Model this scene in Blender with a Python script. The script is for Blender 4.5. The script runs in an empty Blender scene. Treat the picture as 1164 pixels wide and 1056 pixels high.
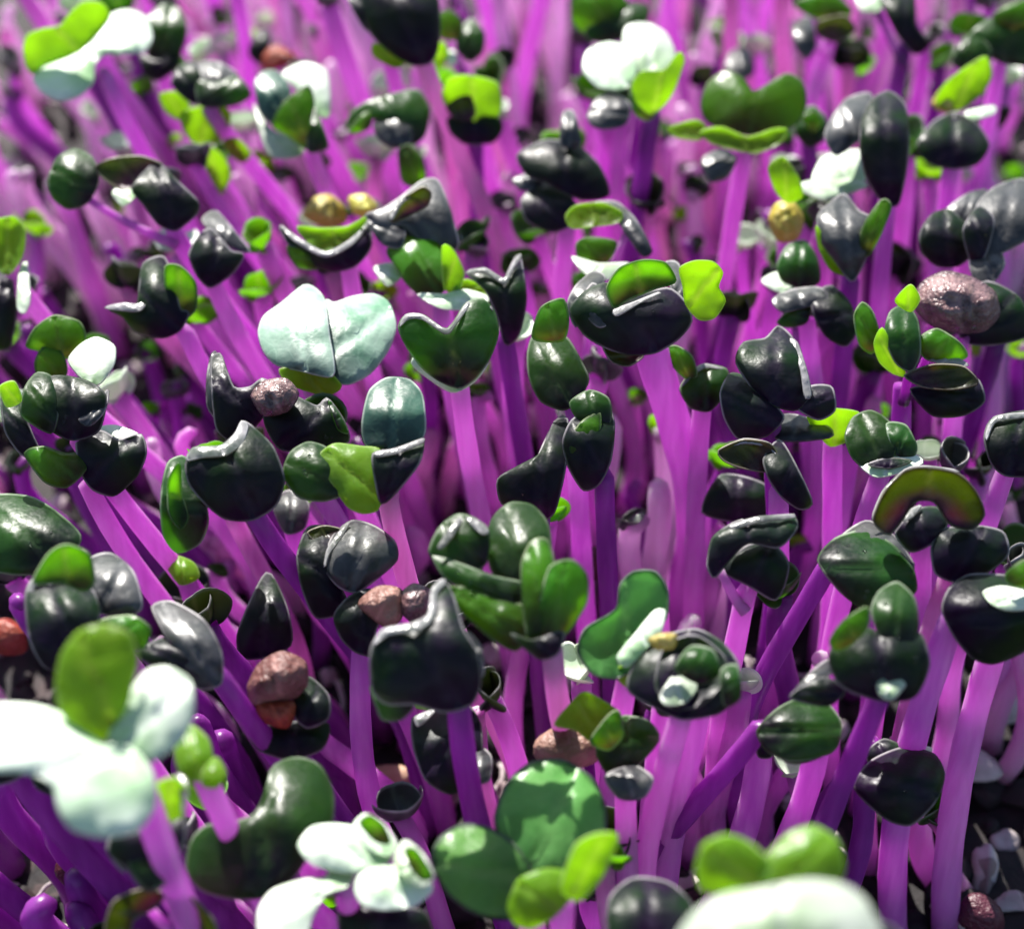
import bpy, bmesh, math, random
import numpy as np
from mathutils import Vector, Matrix, geometry, noise
random.seed(7); np.random.seed(7)
SC = bpy.context.scene
COL = SC.collection
MM = 0.001
# ------------------------------------------------------------------ camera
PW, PH, FPX = 1164.0, 1056.0, 2200.0
PITCH = math.radians(42)
CANOPY = 42.0                       # usual height of the leaves above the soil, mm
DIST = 176.0
CAM = Vector((0, -DIST * math.cos(PITCH), CANOPY + DIST * math.sin(PITCH)))
FWD = Vector((0, math.cos(PITCH), -math.sin(PITCH)))
UPV = Vector((0, math.sin(PITCH), math.cos(PITCH)))
RGT = Vector((1, 0, 0))
cd = bpy.data.cameras.new('camera'); cam = bpy.data.objects.new('camera', cd); COL.objects.link(cam)
cam.location = CAM * MM
cam.rotation_euler = (math.pi / 2 - PITCH, 0, 0)
cd.sensor_width = 36; cd.lens = 36 * FPX / PW
cd.clip_start = 0.002; cd.clip_end = 20
cd.dof.use_dof = True; cd.dof.focus_distance = 0.175
APERTURE = 3.3                      # mm, entrance pupil
cd.dof.aperture_fstop = cd.lens / APERTURE
SC.camera = cam
# ------------------------------------------------------------------ light
SUN_EL, SUN_AZ = math.radians(42), math.radians(-18)   # azimuth from +y (beyond the tray), negative = left
w = bpy.data.worlds.new('World'); SC.world = w; w.use_nodes = True
nt = w.node_tree; bg = nt.nodes['Background']
sky = nt.nodes.new('ShaderNodeTexSky'); sky.sky_type = 'NISHITA'; sky.sun_disc = False
sky.sun_elevation = SUN_EL; sky.sun_rotation = SUN_AZ
nt.links.new(sky.outputs[0], bg.inputs[0]); bg.inputs[1].default_value = 0.07
sl = bpy.data.lights.new('sun', 'SUN'); sun = bpy.data.objects.new('sun', sl); COL.objects.link(sun)
sl.energy = 5.0; sl.angle = math.radians(0.5); sl.color = (1.0, 0.96, 0.9)
sdir = Vector((math.sin(SUN_AZ) * math.cos(SUN_EL), math.cos(SUN_AZ) * math.cos(SUN_EL), math.sin(SUN_EL)))
sun.rotation_euler = sdir.to_track_quat('Z', 'Y').to_euler(); sun.location = sdir * 1.0
vs = SC.view_settings
vs.view_transform = 'Standard'; vs.look = 'None'; vs.exposure = 1.1; vs.gamma = 1.0; vs.use_curve_mapping = False
SC.render.engine = 'CYCLES'
SC.cycles.max_bounces = 10; SC.cycles.diffuse_bounces = 5; SC.cycles.glossy_bounces = 3
SC.cycles.transmission_bounces = 8; SC.cycles.transparent_max_bounces = 8
SC.cycles.use_denoising = True
SC.cycles.sample_clamp_indirect = 6

# ------------------------------------------------------------------ projection
def ray(px, py):
    return (FWD * FPX + RGT * (px - PW / 2) - UPV * (py - PH / 2)) / FPX     # depth 1 along the axis
def at_height(px, py, z):
    r = ray(px, py)
    return CAM + r * ((z - CAM.z) / r.z)
def depth_of(p): return (p - CAM).dot(FWD)
def pix(p):
    d = depth_of(p); v = p - CAM
    return (PW / 2 + v.dot(RGT) / d * FPX, PH / 2 - v.dot(UPV) / d * FPX, d)

# ------------------------------------------------------------------ materials
def new_mat(name):
    m = bpy.data.materials.new(name); m.use_nodes = True
    t = m.node_tree; t.nodes.clear()
    return m, t, t.nodes, t.links
def mixc(n, l, fac, a, b):
    x = n.new('ShaderNodeMix'); x.data_type = 'RGBA'
    for sock, v in ((x.inputs[0], fac), (x.inputs[6], a), (x.inputs[7], b)):
        if hasattr(v, 'links'): l.new(v, sock)
        elif isinstance(v, tuple): sock.default_value = (*v, 1)
        else: sock.default_value = v
    return x.outputs[2]
def ramp(n, l, src, lo, hi, a=0.0, b=1.0):
    x = n.new('ShaderNodeMapRange'); l.new(src, x.inputs[0])
    for k, v in zip((1, 2, 3, 4), (lo, hi, a, b)): x.inputs[k].default_value = v
    return x.outputs[0]
def leaf_mat(name, base, base2, tcol, tw, rough, rim, spec=0.5, coat=0.0, bump=0.28, band=None, sheen=0.0, foot=None, tfoot=None, grain=.6):
    m, t, n, l = new_mat(name)
    out = n.new('ShaderNodeOutputMaterial'); p = n.new('ShaderNodeBsdfPrincipled'); tr = n.new('ShaderNodeBsdfTranslucent'); mx = n.new('ShaderNodeMixShader')
    co = n.new('ShaderNodeTexCoord'); oi = n.new('ShaderNodeObjectInfo')
    mp = n.new('ShaderNodeVectorMath'); mp.operation = 'ADD'
    sc = n.new('ShaderNodeVectorMath'); sc.operation = 'SCALE'; sc.inputs[0].default_value = (0.31, 0.17, 0.23); l.new(oi.outputs['Random'], sc.inputs['Scale'])
    l.new(co.outputs['Object'], mp.inputs[0]); l.new(sc.outputs[0], mp.inputs[1])
    no = n.new('ShaderNodeTexNoise'); no.inputs['Scale'].default_value = 260; no.inputs['Detail'].default_value = 3; l.new(mp.outputs[0], no.inputs['Vector'])
    n2 = n.new('ShaderNodeTexNoise'); n2.inputs['Scale'].default_value = 1900; n2.inputs['Detail'].default_value = 2; l.new(mp.outputs[0], n2.inputs['Vector'])
    f = ramp(n, l, no.outputs[0], 0.35, 0.66)
    col = mixc(n, l, f, base, base2)
    af = n.new('ShaderNodeAttribute'); af.attribute_name = 'far'
    fa = n.new('ShaderNodeMath'); fa.operation = 'MULTIPLY_ADD'; fa.inputs[1].default_value = .5; l.new(no.outputs[0], fa.inputs[0]); l.new(af.outputs['Fac'], fa.inputs[2])
    ff = ramp(n, l, fa.outputs[0], .30, .85)                 # 0 at the stalk, 1 at the tip
    if foot: col = mixc(n, l, ff, foot, col)
    vo = n.new('ShaderNodeTexVoronoi'); vo.feature = 'DISTANCE_TO_EDGE'; vo.inputs['Scale'].default_value = 620; l.new(mp.outputs[0], vo.inputs['Vector'])
    ve = ramp(n, l, vo.outputs['Distance'], 0, .09, 1, 0)    # fine net of veins
    col = mixc(n, l, ramp(n, l, ve, 0, 1, 0, .10), col, tuple(min(1, c * 1.6 + .015) for c in base2))
    ar = n.new('ShaderNodeAttribute'); ar.attribute_name = 'rim'
    av = n.new('ShaderNodeAttribute'); av.attribute_name = 'vein'
    vcol = tuple(min(1, c * 1.5 + 0.02) for c in base2)
    vm = n.new('ShaderNodeMath'); vm.operation = 'MULTIPLY'; vm.inputs[1].default_value = 0.6; l.new(av.outputs['Fac'], vm.inputs[0])
    col = mixc(n, l, vm.outputs[0], col, vcol)
    if band:
        ae = n.new('ShaderNodeAttribute'); ae.attribute_name = 'edge'
        bf = ramp(n, l, ae.outputs['Fac'], .5, .95)
        col = mixc(n, l, bf, col, band[0])
    rb = n.new('ShaderNodeMath'); rb.operation = 'MULTIPLY'
    l.new(ramp(n, l, ar.outputs['Fac'], .35, .9), rb.inputs[0]); l.new(ramp(n, l, no.outputs[0], .38, .60, .12, 1.0), rb.inputs[1])
    col = mixc(n, l, rb.outputs[0], col, rim)  # rim colour; on leaves it paints the backlit edge pale
    hs = n.new('ShaderNodeHueSaturation'); l.new(col, hs.inputs['Color'])
    l.new(ramp(n, l, oi.outputs['Random'], 0, 1, 0.485, 0.515), hs.inputs['Hue'])
    l.new(ramp(n, l, oi.outputs['Random'], 0, 1, 0.75, 1.25), hs.inputs['Value'])
    l.new(hs.outputs[0], p.inputs['Base Color'])
    p.inputs['Specular IOR Level'].default_value = spec
    l.new(ramp(n, l, n2.outputs[0], 0.3, 0.7, rough - 0.08, rough + 0.1), p.inputs['Roughness'])
    p.inputs['Sheen Weight'].default_value = sheen; p.inputs['Sheen Roughness'].default_value = .45
    if coat:
        p.inputs['Coat Weight'].default_value = coat; p.inputs['Coat Roughness'].default_value = 0.12
    b = n.new('ShaderNodeBump'); b.inputs['Strength'].default_value = bump; b.inputs['Distance'].default_value = 0.00022
    ad = n.new('ShaderNodeMath'); ad.operation = 'MULTIPLY_ADD'; ad.inputs[1].default_value = grain
    l.new(n2.outputs[0], ad.inputs[0]); l.new(no.outputs[0], ad.inputs[2])
    a2 = n.new('ShaderNodeMath'); a2.operation = 'MULTIPLY_ADD'; a2.inputs[1].default_value = -.07; l.new(ve, a2.inputs[0]); l.new(ad.outputs[0], a2.inputs[2]); l.new(a2.outputs[0], b.inputs['Height'])
    l.new(b.outputs[0], p.inputs['Normal'])
    tc = mixc(n, l, f, tcol, tuple(c * 0.72 for c in tcol))
    tc = mixc(n, l, ramp(n, l, av.outputs['Fac'], 0, 1, 0, 0.35), tc, (0.9, 0.9, 0.5))
    if tfoot: tc = mixc(n, l, ff, tfoot, tc)
    if band: tc = mixc(n, l, bf, tc, band[1])
    l.new(tc, tr.inputs['Color'])
    mx.inputs[0].default_value = tw
    l.new(p.outputs[0], mx.inputs[1]); l.new(tr.outputs[0], mx.inputs[2]); l.new(mx.outputs[0], out.inputs[0])
    return m
PALE = (0.55, 0.50, 0.52)
M = {
 'D': leaf_mat('dark_purple_leaf', (.008, .030, .006), (.014, .007, .024), (.32, .46, .10), .26, .36, (.32, .30, .32), spec=.18, foot=(.010, .003, .019), tfoot=(.3, .02, .3)),
 'N': leaf_mat('dark_green_leaf', (.010, .042, .008), (.028, .090, .015), (.32, .68, .06), .46, .34, (.36, .42, .32), spec=.40, foot=(.007, .005, .013), tfoot=(.2, .06, .15)),
 'T': leaf_mat('teal_leaf', (.022, .075, .048), (.06, .15, .10), (.2, .5, .3), .16, .38, (.50, .55, .50), spec=.6, foot=(.008, .022, .020)),
 'W': leaf_mat('waxy_glare_leaf', (.16, .36, .22), (.42, .57, .45), (.3, .6, .4), .12, .40, (.60, .65, .60), spec=.7, foot=(.012, .04, .035)),  # waxy teal; white glare painted in, growing from stalk to tip
 'G': leaf_mat('green_leaf', (.055, .18, .014), (.09, .27, .026), (.50, .90, .06), .62, .30, (.50, .58, .36), spec=.40, band=((.018, .06, .010), (.2, .42, .04)), foot=(.02, .03, .012), tfoot=(.3, .2, .12)),
 'E': leaf_mat('emerald_leaf', (.17, .42, .11), (.24, .52, .15), (.46, .92, .30), .55, .28, (.28, .34, .28), spec=.42, band=((.010, .035, .014), (.04, .13, .05)), foot=(.03, .10, .03)),
 'L': leaf_mat('lime_leaf', (.15, .33, .025), (.25, .45, .045), (.62, .92, .06), .66, .33, (.57, .68, .32), foot=(.10, .20, .02)),
 'O': leaf_mat('olive_leaf', (.014, .026, .005), (.034, .046, .008), (.44, .56, .06), .36, .3, (.42, .40, .30), spec=.40, band=((.012, .012, .006), (.2, .16, .05)), foot=(.06, .008, .05), tfoot=(.5, .05, .3)),
 'P': leaf_mat('sunlit_mint_leaf', (.60, .70, .56), (.76, .82, .72), (.75, .95, .5), .22, .36, (.80, .84, .76), foot=(.34, .54, .26), bump=.25),  # mint leaf whitened in colour to imitate blown-out sun glare
 'S': leaf_mat('slate_sheen_leaf', (.026, .032, .028), (.085, .085, .085), (.4, .45, .3), .12, .36, (.44, .42, .42), spec=.6, band=((.012, .011, .018), (.2, .2, .2)), foot=(.012, .010, .018)),  # dark leaf with its grey sheen put into the base colour
 'K': leaf_mat('pale_backlit_margin', (.10, .12, .10), (.40, .38, .39), (.8, .8, .7), .25, .24, (.45, .44, .45), spec=.6),  # pale margins, with the backlight on the edge painted in
 'B': leaf_mat('pinkish_brown_seed_coat', (.13, .045, .035), (.36, .19, .16), (.5, .1, .1), .04, .5, (.16, .06, .05), bump=1.0, grain=1.5),
 'R': leaf_mat('rust_orange_seed_coat', (.26, .04, .012), (.50, .14, .05), (.6, .2, .05), .06, .42, (.3, .05, .02), bump=1.0, grain=1.5),
 'M': leaf_mat('maroon_seed_coat', (.05, .007, .015), (.10, .02, .035), (.3, .05, .05), .04, .45, (.07, .01, .025), bump=.9, grain=1.5),
 'V': leaf_mat('wrinkled_purple_seed_coat', (.045, .016, .018), (.30, .17, .165), (.3, .1, .2), .04, .3, (.10, .05, .07), bump=1.0, coat=.5, grain=1.8),
 'Y': leaf_mat('yellow_seed', (.56, .46, .06), (.70, .62, .18), (.9, .8, .2), .2, .42, (.6, .5, .08)),
}
def stem_mat(name, c1, c2, base):
    m, t, n, l = new_mat(name)
    out = n.new('ShaderNodeOutputMaterial'); p = n.new('ShaderNodeBsdfPrincipled')
    oi = n.new('ShaderNodeObjectInfo'); at = n.new('ShaderNodeAttribute'); at.attribute_name = 'along'
    co = n.new('ShaderNodeTexCoord')
    mp = n.new('ShaderNodeMapping'); mp.inputs['Scale'].default_value = (900, 900, 90); l.new(co.outputs['Object'], mp.inputs[0])
    no = n.new('ShaderNodeTexNoise'); no.inputs['Scale'].default_value = 1.0; no.inputs['Detail'].default_value = 3; l.new(mp.outputs[0], no.inputs['Vector'])
    col = mixc(n, l, oi.outputs['Random'], c1, c2)
    col = mixc(n, l, ramp(n, l, no.outputs[0], .35, .75, 0, .7), col, tuple(min(1, c * 1.35 + .05) for c in c2))
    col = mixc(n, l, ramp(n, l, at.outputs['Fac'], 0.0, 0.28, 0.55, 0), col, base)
    col = mixc(n, l, ramp(n, l, at.outputs['Fac'], .80, 1.0, 0, .75), col, tuple(c * .35 for c in c1))  # purple pigment at the crown, deepened by painted shade below the leaves
    l.new(col, p.inputs['Base Color'])
    p.inputs['Subsurface Weight'].default_value = 0.85
    p.inputs['Subsurface Radius'].default_value = (1.0, .45, 1.0); p.inputs['Subsurface Scale'].default_value = 0.004
    p.inputs['Roughness'].default_value = .33; p.inputs['Specular IOR Level'].default_value = .5
    b = n.new('ShaderNodeBump'); b.inputs['Strength'].default_value = .25; b.inputs['Distance'].default_value = .0002
    l.new(no.outputs[0], b.inputs['Height']); l.new(b.outputs[0], p.inputs['Normal'])
    tr = n.new('ShaderNodeBsdfTranslucent'); mx = n.new('ShaderNodeMixShader'); mx.inputs[0].default_value = .42
    tcx = mixc(n, l, .35, col, tuple(min(1, c * 1.25 + .12) for c in c1)); l.new(tcx, tr.inputs['Color'])
    l.new(p.outputs[0], mx.inputs[1]); l.new(tr.outputs[0], mx.inputs[2]); l.new(mx.outputs[0], out.inputs[0])
    return m
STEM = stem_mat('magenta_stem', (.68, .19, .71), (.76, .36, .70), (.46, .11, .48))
STEM_DARK = stem_mat('shaded_purple_stem', (.24, .025, .30), (.30, .05, .36), (.40, .12, .40))  # purple stem with shade put into its colour, for stems in shadow
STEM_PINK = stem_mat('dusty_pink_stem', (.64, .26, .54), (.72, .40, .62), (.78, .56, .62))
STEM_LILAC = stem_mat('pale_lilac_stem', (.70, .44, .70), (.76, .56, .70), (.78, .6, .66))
def drop_mat():
    m, t, n, l = new_mat('water')
    out = n.new('ShaderNodeOutputMaterial'); p = n.new('ShaderNodeBsdfPrincipled')
    p.inputs['Base Color'].default_value = (1, 1, 1, 1); p.inputs['Transmission Weight'].default_value = 1
    p.inputs['Roughness'].default_value = .02; p.inputs['IOR'].default_value = 1.33
    l.new(p.outputs[0], out.inputs[0]); return m
WATER = drop_mat()
def soil_mat(name, a, b, c, scale):
    m, t, n, l = new_mat(name)
    out = n.new('ShaderNodeOutputMaterial'); p = n.new('ShaderNodeBsdfPrincipled')
    co = n.new('ShaderNodeTexCoord'); no = n.new('ShaderNodeTexNoise'); no.inputs['Scale'].default_value = scale; no.inputs['Detail'].default_value = 8
    l.new(co.outputs['Object'], no.inputs['Vector'])
    vo = n.new('ShaderNodeTexVoronoi'); vo.inputs['Scale'].default_value = scale * 1.6; l.new(co.outputs['Object'], vo.inputs['Vector'])
    col = mixc(n, l, ramp(n, l, no.outputs[0], .38, .62), a, b)
    col = mixc(n, l, ramp(n, l, vo.outputs['Color'], .75, .85), col, c)
    l.new(col, p.inputs['Base Color']); p.inputs['Roughness'].default_value = .8
    bm_ = n.new('ShaderNodeBump'); bm_.inputs['Strength'].default_value = .8; bm_.inputs['Distance'].default_value = .001
    l.new(no.outputs[0], bm_.inputs['Height']); l.new(bm_.outputs[0], p.inputs['Normal'])
    l.new(p.outputs[0], out.inputs[0]); return m
SOIL = soil_mat('dark_potting_soil', (.005, .0035, .005), (.018, .011, .011), (.05, .03, .03), 260)
PERL = soil_mat('pale_grit', (.38, .32, .32), (.55, .48, .48), (.24, .18, .18), 300)
TANM = soil_mat('tan_bark', (.42, .24, .14), (.55, .36, .25), (.2, .1, .06), 220)

# ------------------------------------------------------------------ mesh helpers
def tag(o, label, cat, group=None, kind=None):
    o['label'] = label; o['category'] = cat
    if group: o['group'] = group
    if kind: o['kind'] = kind
def link_mesh(name, verts, faces, mat, parent=None, origin=(0, 0, 0), attrs=None, smooth=True):
    me = bpy.data.meshes.new(name)
    og = Vector(origin)
    me.from_pydata([((Vector(v) - og) * MM)[:] for v in verts], [], faces)
    for k, vals in (attrs or {}).items():
        a = me.attributes.new(k, 'FLOAT', 'POINT'); a.data.foreach_set('value', list(vals))
    if smooth: me.polygons.foreach_set('use_smooth', [True] * len(me.polygons))
    for m in (mat if isinstance(mat, (list, tuple)) else [mat]): me.materials.append(m)
    me.update()
    o = bpy.data.objects.new(name, me); COL.objects.link(o)
    if parent: o.parent = parent
    return o
def empty(name, loc):
    o = bpy.data.objects.new(name, None); COL.objects.link(o); o.location = Vector(loc) * MM
    o.empty_display_size = .002
    return o
def closed_spline(pts, n):
    """Catmull-Rom loop through pts, resampled to n equal steps."""
    P = np.array(pts, float); k = len(P); out = []
    for i in range(k):
        a, b, c, d = P[i - 1], P[i], P[(i + 1) % k], P[(i + 2) % k]
        for s in np.linspace(0, 1, 9)[:-1]:
            m0, m1 = (c - a) * .36, (d - b) * .36
            out.append((2 * s ** 3 - 3 * s ** 2 + 1) * b + (s ** 3 - 2 * s ** 2 + s) * m0 + (3 * s ** 2 - 2 * s ** 3) * c + (s ** 3 - s ** 2) * m1)
    out = np.array(out)
    seg = np.linalg.norm(np.roll(out, -1, 0) - out, axis=1); cum = np.concatenate([[0], np.cumsum(seg)])
    t = np.linspace(0, cum[-1], n + 1)[:-1]
    cl = np.vstack([out, out[:1]])
    return np.stack([np.interp(t, cum, cl[:, 0]), np.interp(t, cum, cl[:, 1])], 1)
def inside(poly, q):
    x, y = q[:, 0], q[:, 1]; r = np.zeros(len(q), bool); n = len(poly)
    for i in range(n):
        x0, y0 = poly[i]; x1, y1 = poly[(i + 1) % n]
        c = ((y0 > y) != (y1 > y)) & (x < (x1 - x0) * (y - y0) / ((y1 - y0) if y1 != y0 else 1e-9) + x0)
        r ^= c
    return r
def seg_dist(q, a, b):
    d = b - a; t = np.clip(((q - a) @ d) / max(d @ d, 1e-9), 0, 1)
    return np.linalg.norm(q - (a + t[:, None] * d), axis=1)
def tube(points, radii, n=12, cap=True):
    """Tapered tube through points; returns verts, faces, along."""
    V, F, A = [], [], []
    m = len(points); T = []
    for i in range(m):
        T.append((points[min(i + 1, m - 1)] - points[max(i - 1, 0)]).normalized())
    nrm = T[0].orthogonal().normalized()
    for i in range(m):
        nrm = (nrm - T[i] * nrm.dot(T[i])).normalized(); bn = T[i].cross(nrm)
        for k in range(n):
            a = 2 * math.pi * k / n
            V.append(points[i] + (nrm * math.cos(a) + bn * math.sin(a)) * radii[i]); A.append(i / (m - 1))
    for i in range(m - 1):
        for k in range(n):
            F.append((i * n + k, i * n + (k + 1) % n, (i + 1) * n + (k + 1) % n, (i + 1) * n + k))
    if cap:
        F.append(tuple(range(n))[::-1]); F.append(tuple((m - 1) * n + k for k in range(n)))
    return V, F, A

LEAF_T = 0.26                       # leaf thickness, mm
def leaf_shell(poly_px, anchor_px, D0, ty, tx, bulge, lump=False, thick=LEAF_T, curl=.3, fold=.2, on=None):
    """One leaf whose outline is poly_px as seen at depth D0 (mm); it leans in depth by ty, tx, is cupped by bulge
    (mm per mm of size, + = convex) and has a real thickness. Returns verts, faces, rim, vein."""
    k = FPX / D0
    out = closed_spline(poly_px, 56 if len(poly_px) > 7 else 36)
    out = (out - np.array(anchor_px)) / k; out[:, 1] *= -1          # mm, y up
    ar = 0.5 * np.sum(out[:, 0] * np.roll(out[:, 1], -1) - np.roll(out[:, 0], -1) * out[:, 1])
    if ar < 0: out = out[::-1]
    area = abs(ar); size = math.sqrt(area)
    sp = max(size / 11, .12)
    lo, hi = out.min(0), out.max(0)
    gx = np.arange(lo[0], hi[0] + sp, sp); gy = np.arange(lo[1], hi[1] + sp * .87, sp * .87)
    q = np.array([(x + (sp / 2 if j % 2 else 0), y) for j, y in enumerate(gy) for x in gx])
    q = q[inside(out, q)]
    if len(q):
        d = np.min([seg_dist(q, out[i], out[(i + 1) % len(out)]) for i in range(len(out))], axis=0)
        inset = .2 if size > 2.2 and not lump else 0
        q = q[d > sp * .55 + inset]
        if inset:
            c_, s_ = np.roll(out, -1, 0) - np.roll(out, 1, 0), None
            nn = np.stack([-c_[:, 1], c_[:, 0]], 1); nn /= np.linalg.norm(nn, axis=1)[:, None] + 1e-9
            r_ = out + nn * inset; r_ = r_[inside(out, r_)]
            dr = np.min([seg_dist(r_, out[i], out[(i + 1) % len(out)]) for i in range(len(out))], axis=0)
            q = np.vstack([q, r_[dr > inset * .8]]) if len(q) else r_
    nb = len(out)
    allp = [Vector(p) for p in out] + [Vector(p) for p in q]
    vs_, es, fs, ov, oe, of = geometry.delaunay_2d_cdt(allp, [], [list(range(nb))], 1, 1e-6)
    P = np.array([v[:] for v in vs_]); m = len(P)
    faces = [tuple(f) for f in fs]
    # boundary loop of the triangulation
    ec = {}
    for f in faces:
        for i in range(len(f)):
            a, b = f[i], f[(i + 1) % len(f)]
            ec[(a, b)] = 1
    loop = {a: b for (a, b) in ec if (b, a) not in ec}
    start = next(iter(loop)); B = [start]; x = loop[start]
    while x != start and len(B) < m + 2: B.append(x); x = loop[x]
    isb = np.zeros(m, bool); isb[B] = True
    # pillow: relax a membrane loaded evenly, held at the outline
    nei = [set() for _ in range(m)]
    for f in faces:
        for i in range(len(f)):
            nei[f[i]].add(f[(i + 1) % len(f)]); nei[f[(i + 1) % len(f)]].add(f[i])
    ii = [i for i in range(m) for _ in nei[i]]; jj = [j for i in range(m) for j in nei[i]]
    ii, jj = np.array(ii), np.array(jj); deg = np.maximum(np.bincount(ii, minlength=m), 1)
    z = np.zeros(m)
    for _ in range(90):
        z = np.bincount(ii, z[jj], m) / deg + 1.0; z[isb] = 0
    z = (z / max(z.max(), 1e-9)) ** (.55 if lump else .85); z[isb] = 0
    for _ in range(2):
        z2 = np.bincount(ii, z[jj], m) / deg; z2[isb] = 0; z = .5 * z + .5 * z2
    far = np.linalg.norm(P, axis=1); far = (far - far.min()) / max(np.ptp(far), 1e-6)
    h = z * bulge * size * (0.5 if lump else 0.27)
    c = out.mean(0)
    # gentle unevenness of the blade and a wavy margin
    ph = random.uniform(0, 6.28)
    fq = 3.2 / max(size, .5)
    wob = np.array([noise.noise(Vector((a_ * fq, b_ * fq, ph * 7))) * .055 + noise.noise(Vector((a_ * fq * 2.6, b_ * fq * 2.6, ph * 5))) * .022 for a_, b_ in P]) * size
    if lump:
        h = h * np.array([1 + .35 * noise.noise(Vector((a_ * 1.1, b_ * 1.1, ph * 3))) + .22 * noise.noise(Vector((a_ * 3.1, b_ * 3.1, ph))) for a_, b_ in P])
    rel = (P - c) / max(size, 1e-6)
    base_w = ty * P[:, 1] + tx * P[:, 0] + wob
    if not lump:
        axv = c / max(np.linalg.norm(c), 1e-6)
        lat = rel[:, 0] * axv[1] - rel[:, 1] * axv[0]
        lon = rel[:, 0] * axv[0] + rel[:, 1] * axv[1]
        sg = 1 if bulge > 0 else -.6
        base_w = base_w + sg * size * (curl * (1.5 * np.clip(rel[:, 1] + .05, 0, 1) ** 2 + .35 * np.clip(-rel[:, 1] - .2, 0, 1) ** 2) + fold * (np.sqrt(lat ** 2 + .006) - .08))
    # midrib from the attachment across the blade
    ax = c / max(np.linalg.norm(c), 1e-6); dist = np.abs(P[:, 0] * ax[1] - P[:, 1] * ax[0])
    vein = np.exp(-(dist / (.035 * size + .05)) ** 2) * (~isb)
    h = h - vein * .085 * size * np.sign(bulge if bulge else 1) * (0 if lump else 1)
    far2 = list(far) + list(far) + [1.0] * 5000
    nrm2 = np.zeros((m, 2))
    for i, b in enumerate(B):
        t = P[B[(i + 1) % len(B)]] - P[B[i - 1]]; l_ = np.linalg.norm(t) + 1e-9
        nrm2[b] = (t[1] / l_, -t[0] / l_)
    if on is not None:              # rests on the leaf built before it
        pu, pw = on
        dd_ = np.linalg.norm(pu - c, axis=1); kk = np.argsort(dd_)[:6]
        base_w = base_w - np.interp(0, [0], [ty * c[1] + tx * c[0]]) + pw[kk].min() - .12
    def world(u, v, wd):
        dd = D0 + wd
        return CAM + (FWD + RGT * ((anchor_px[0] - PW / 2) / FPX + u / D0) + UPV * (-(anchor_px[1] - PH / 2) / FPX + v / D0)) * dd
    V, rim, vn, edge = [], [], [], []
    T = thick
    wf = base_w - h - T / 2
    wb = base_w + (h if lump else -h) + T / 2
    soft = np.where(isb, 1.0, 0.0)
    near = np.clip(1 - z * 1.6, 0, 1) * (~isb)
    for i in range(m): V.append(world(P[i, 0], P[i, 1], wf[i])); rim.append(soft[i] * .75); edge.append(near[i] if not isb[i] else 1.0); vn.append(vein[i])
    for i in range(m): V.append(world(P[i, 0], P[i, 1], wb[i])); rim.append(soft[i] * .75); edge.append(near[i] if not isb[i] else 1.0); vn.append(vein[i])
    e0 = len(V)
    for b in B:
        q_ = P[b] + nrm2[b] * T * .4
        V.append(world(q_[0], q_[1], base_w[b])); rim.append(1.0); vn.append(0); edge.append(1.0)
    dup = not lump                  # a crisp margin: the rim has its own vertices
    f0 = len(V)
    if dup:
        for b in B: V.append(V[b].copy()); rim.append(1.0); vn.append(0); edge.append(1.0)
        for b in B: V.append(V[b + m].copy()); rim.append(1.0); vn.append(0); edge.append(1.0)
    F = [f for f in faces] + [tuple(i + m for i in f[::-1]) for f in faces]
    nB = len(B)
    for i in range(nB):
        j = (i + 1) % nB
        fi, fj, bi, bj = (f0 + i, f0 + j, f0 + nB + i, f0 + nB + j) if dup else (B[i], B[j], B[i] + m, B[j] + m)
        F.append((fj, fi, e0 + i, e0 + j))
        F.append((e0 + j, e0 + i, bi, bj))
    return V, F, rim, vn, edge, far2[:len(V)], (P, wf)

TILT = {'D': -.05, 'N': .1, 'T': .55, 'W': .9, 'G': -.15, 'E': .25, 'L': -.55, 'O': -.55, 'P': .85, 'S': .45, 'B': 0, 'R': 0, 'M': 0, 'V': .1, 'Y': 0, 'K': .7}
BULGE = {'D': .5, 'N': .5, 'T': .5, 'W': .4, 'G': .5, 'E': -.3, 'L': -.35, 'O': -.5, 'P': .35, 'S': .55, 'B': 1.1, 'R': 1.1, 'M': 1.3, 'V': 1.0, 'Y': 1.1, 'K': .3}
CURL = {'D': .75, 'N': .55, 'T': .7, 'W': .3, 'G': .2, 'E': .12, 'L': .12, 'O': .15, 'P': .2, 'S': .8, 'B': 0, 'R': 0, 'M': 0, 'V': 0, 'Y': 0, 'K': .1}
SEEDY = set('BRMVY')
def lean(px): return .22 * max(0, 640 - px)
def bead(rr):
    bm = bmesh.new(); bmesh.ops.create_icosphere(bm, subdivisions=2, radius=rr)
    r_ = [v.co.copy() for v in bm.verts], [tuple(v.index for v in f.verts) for f in bm.faces]
    bm.free(); return r_
SPROUTS = []                        # (root, label, anchor px, depth, polygons)
def ptlist(s):
    v = [float(x) for x in s.replace(' ', ',').split(',') if x]
    return list(zip(v[0::2], v[1::2]))
GROUP = 'purple stemmed cabbage sprouts crowded in the tray'
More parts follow.
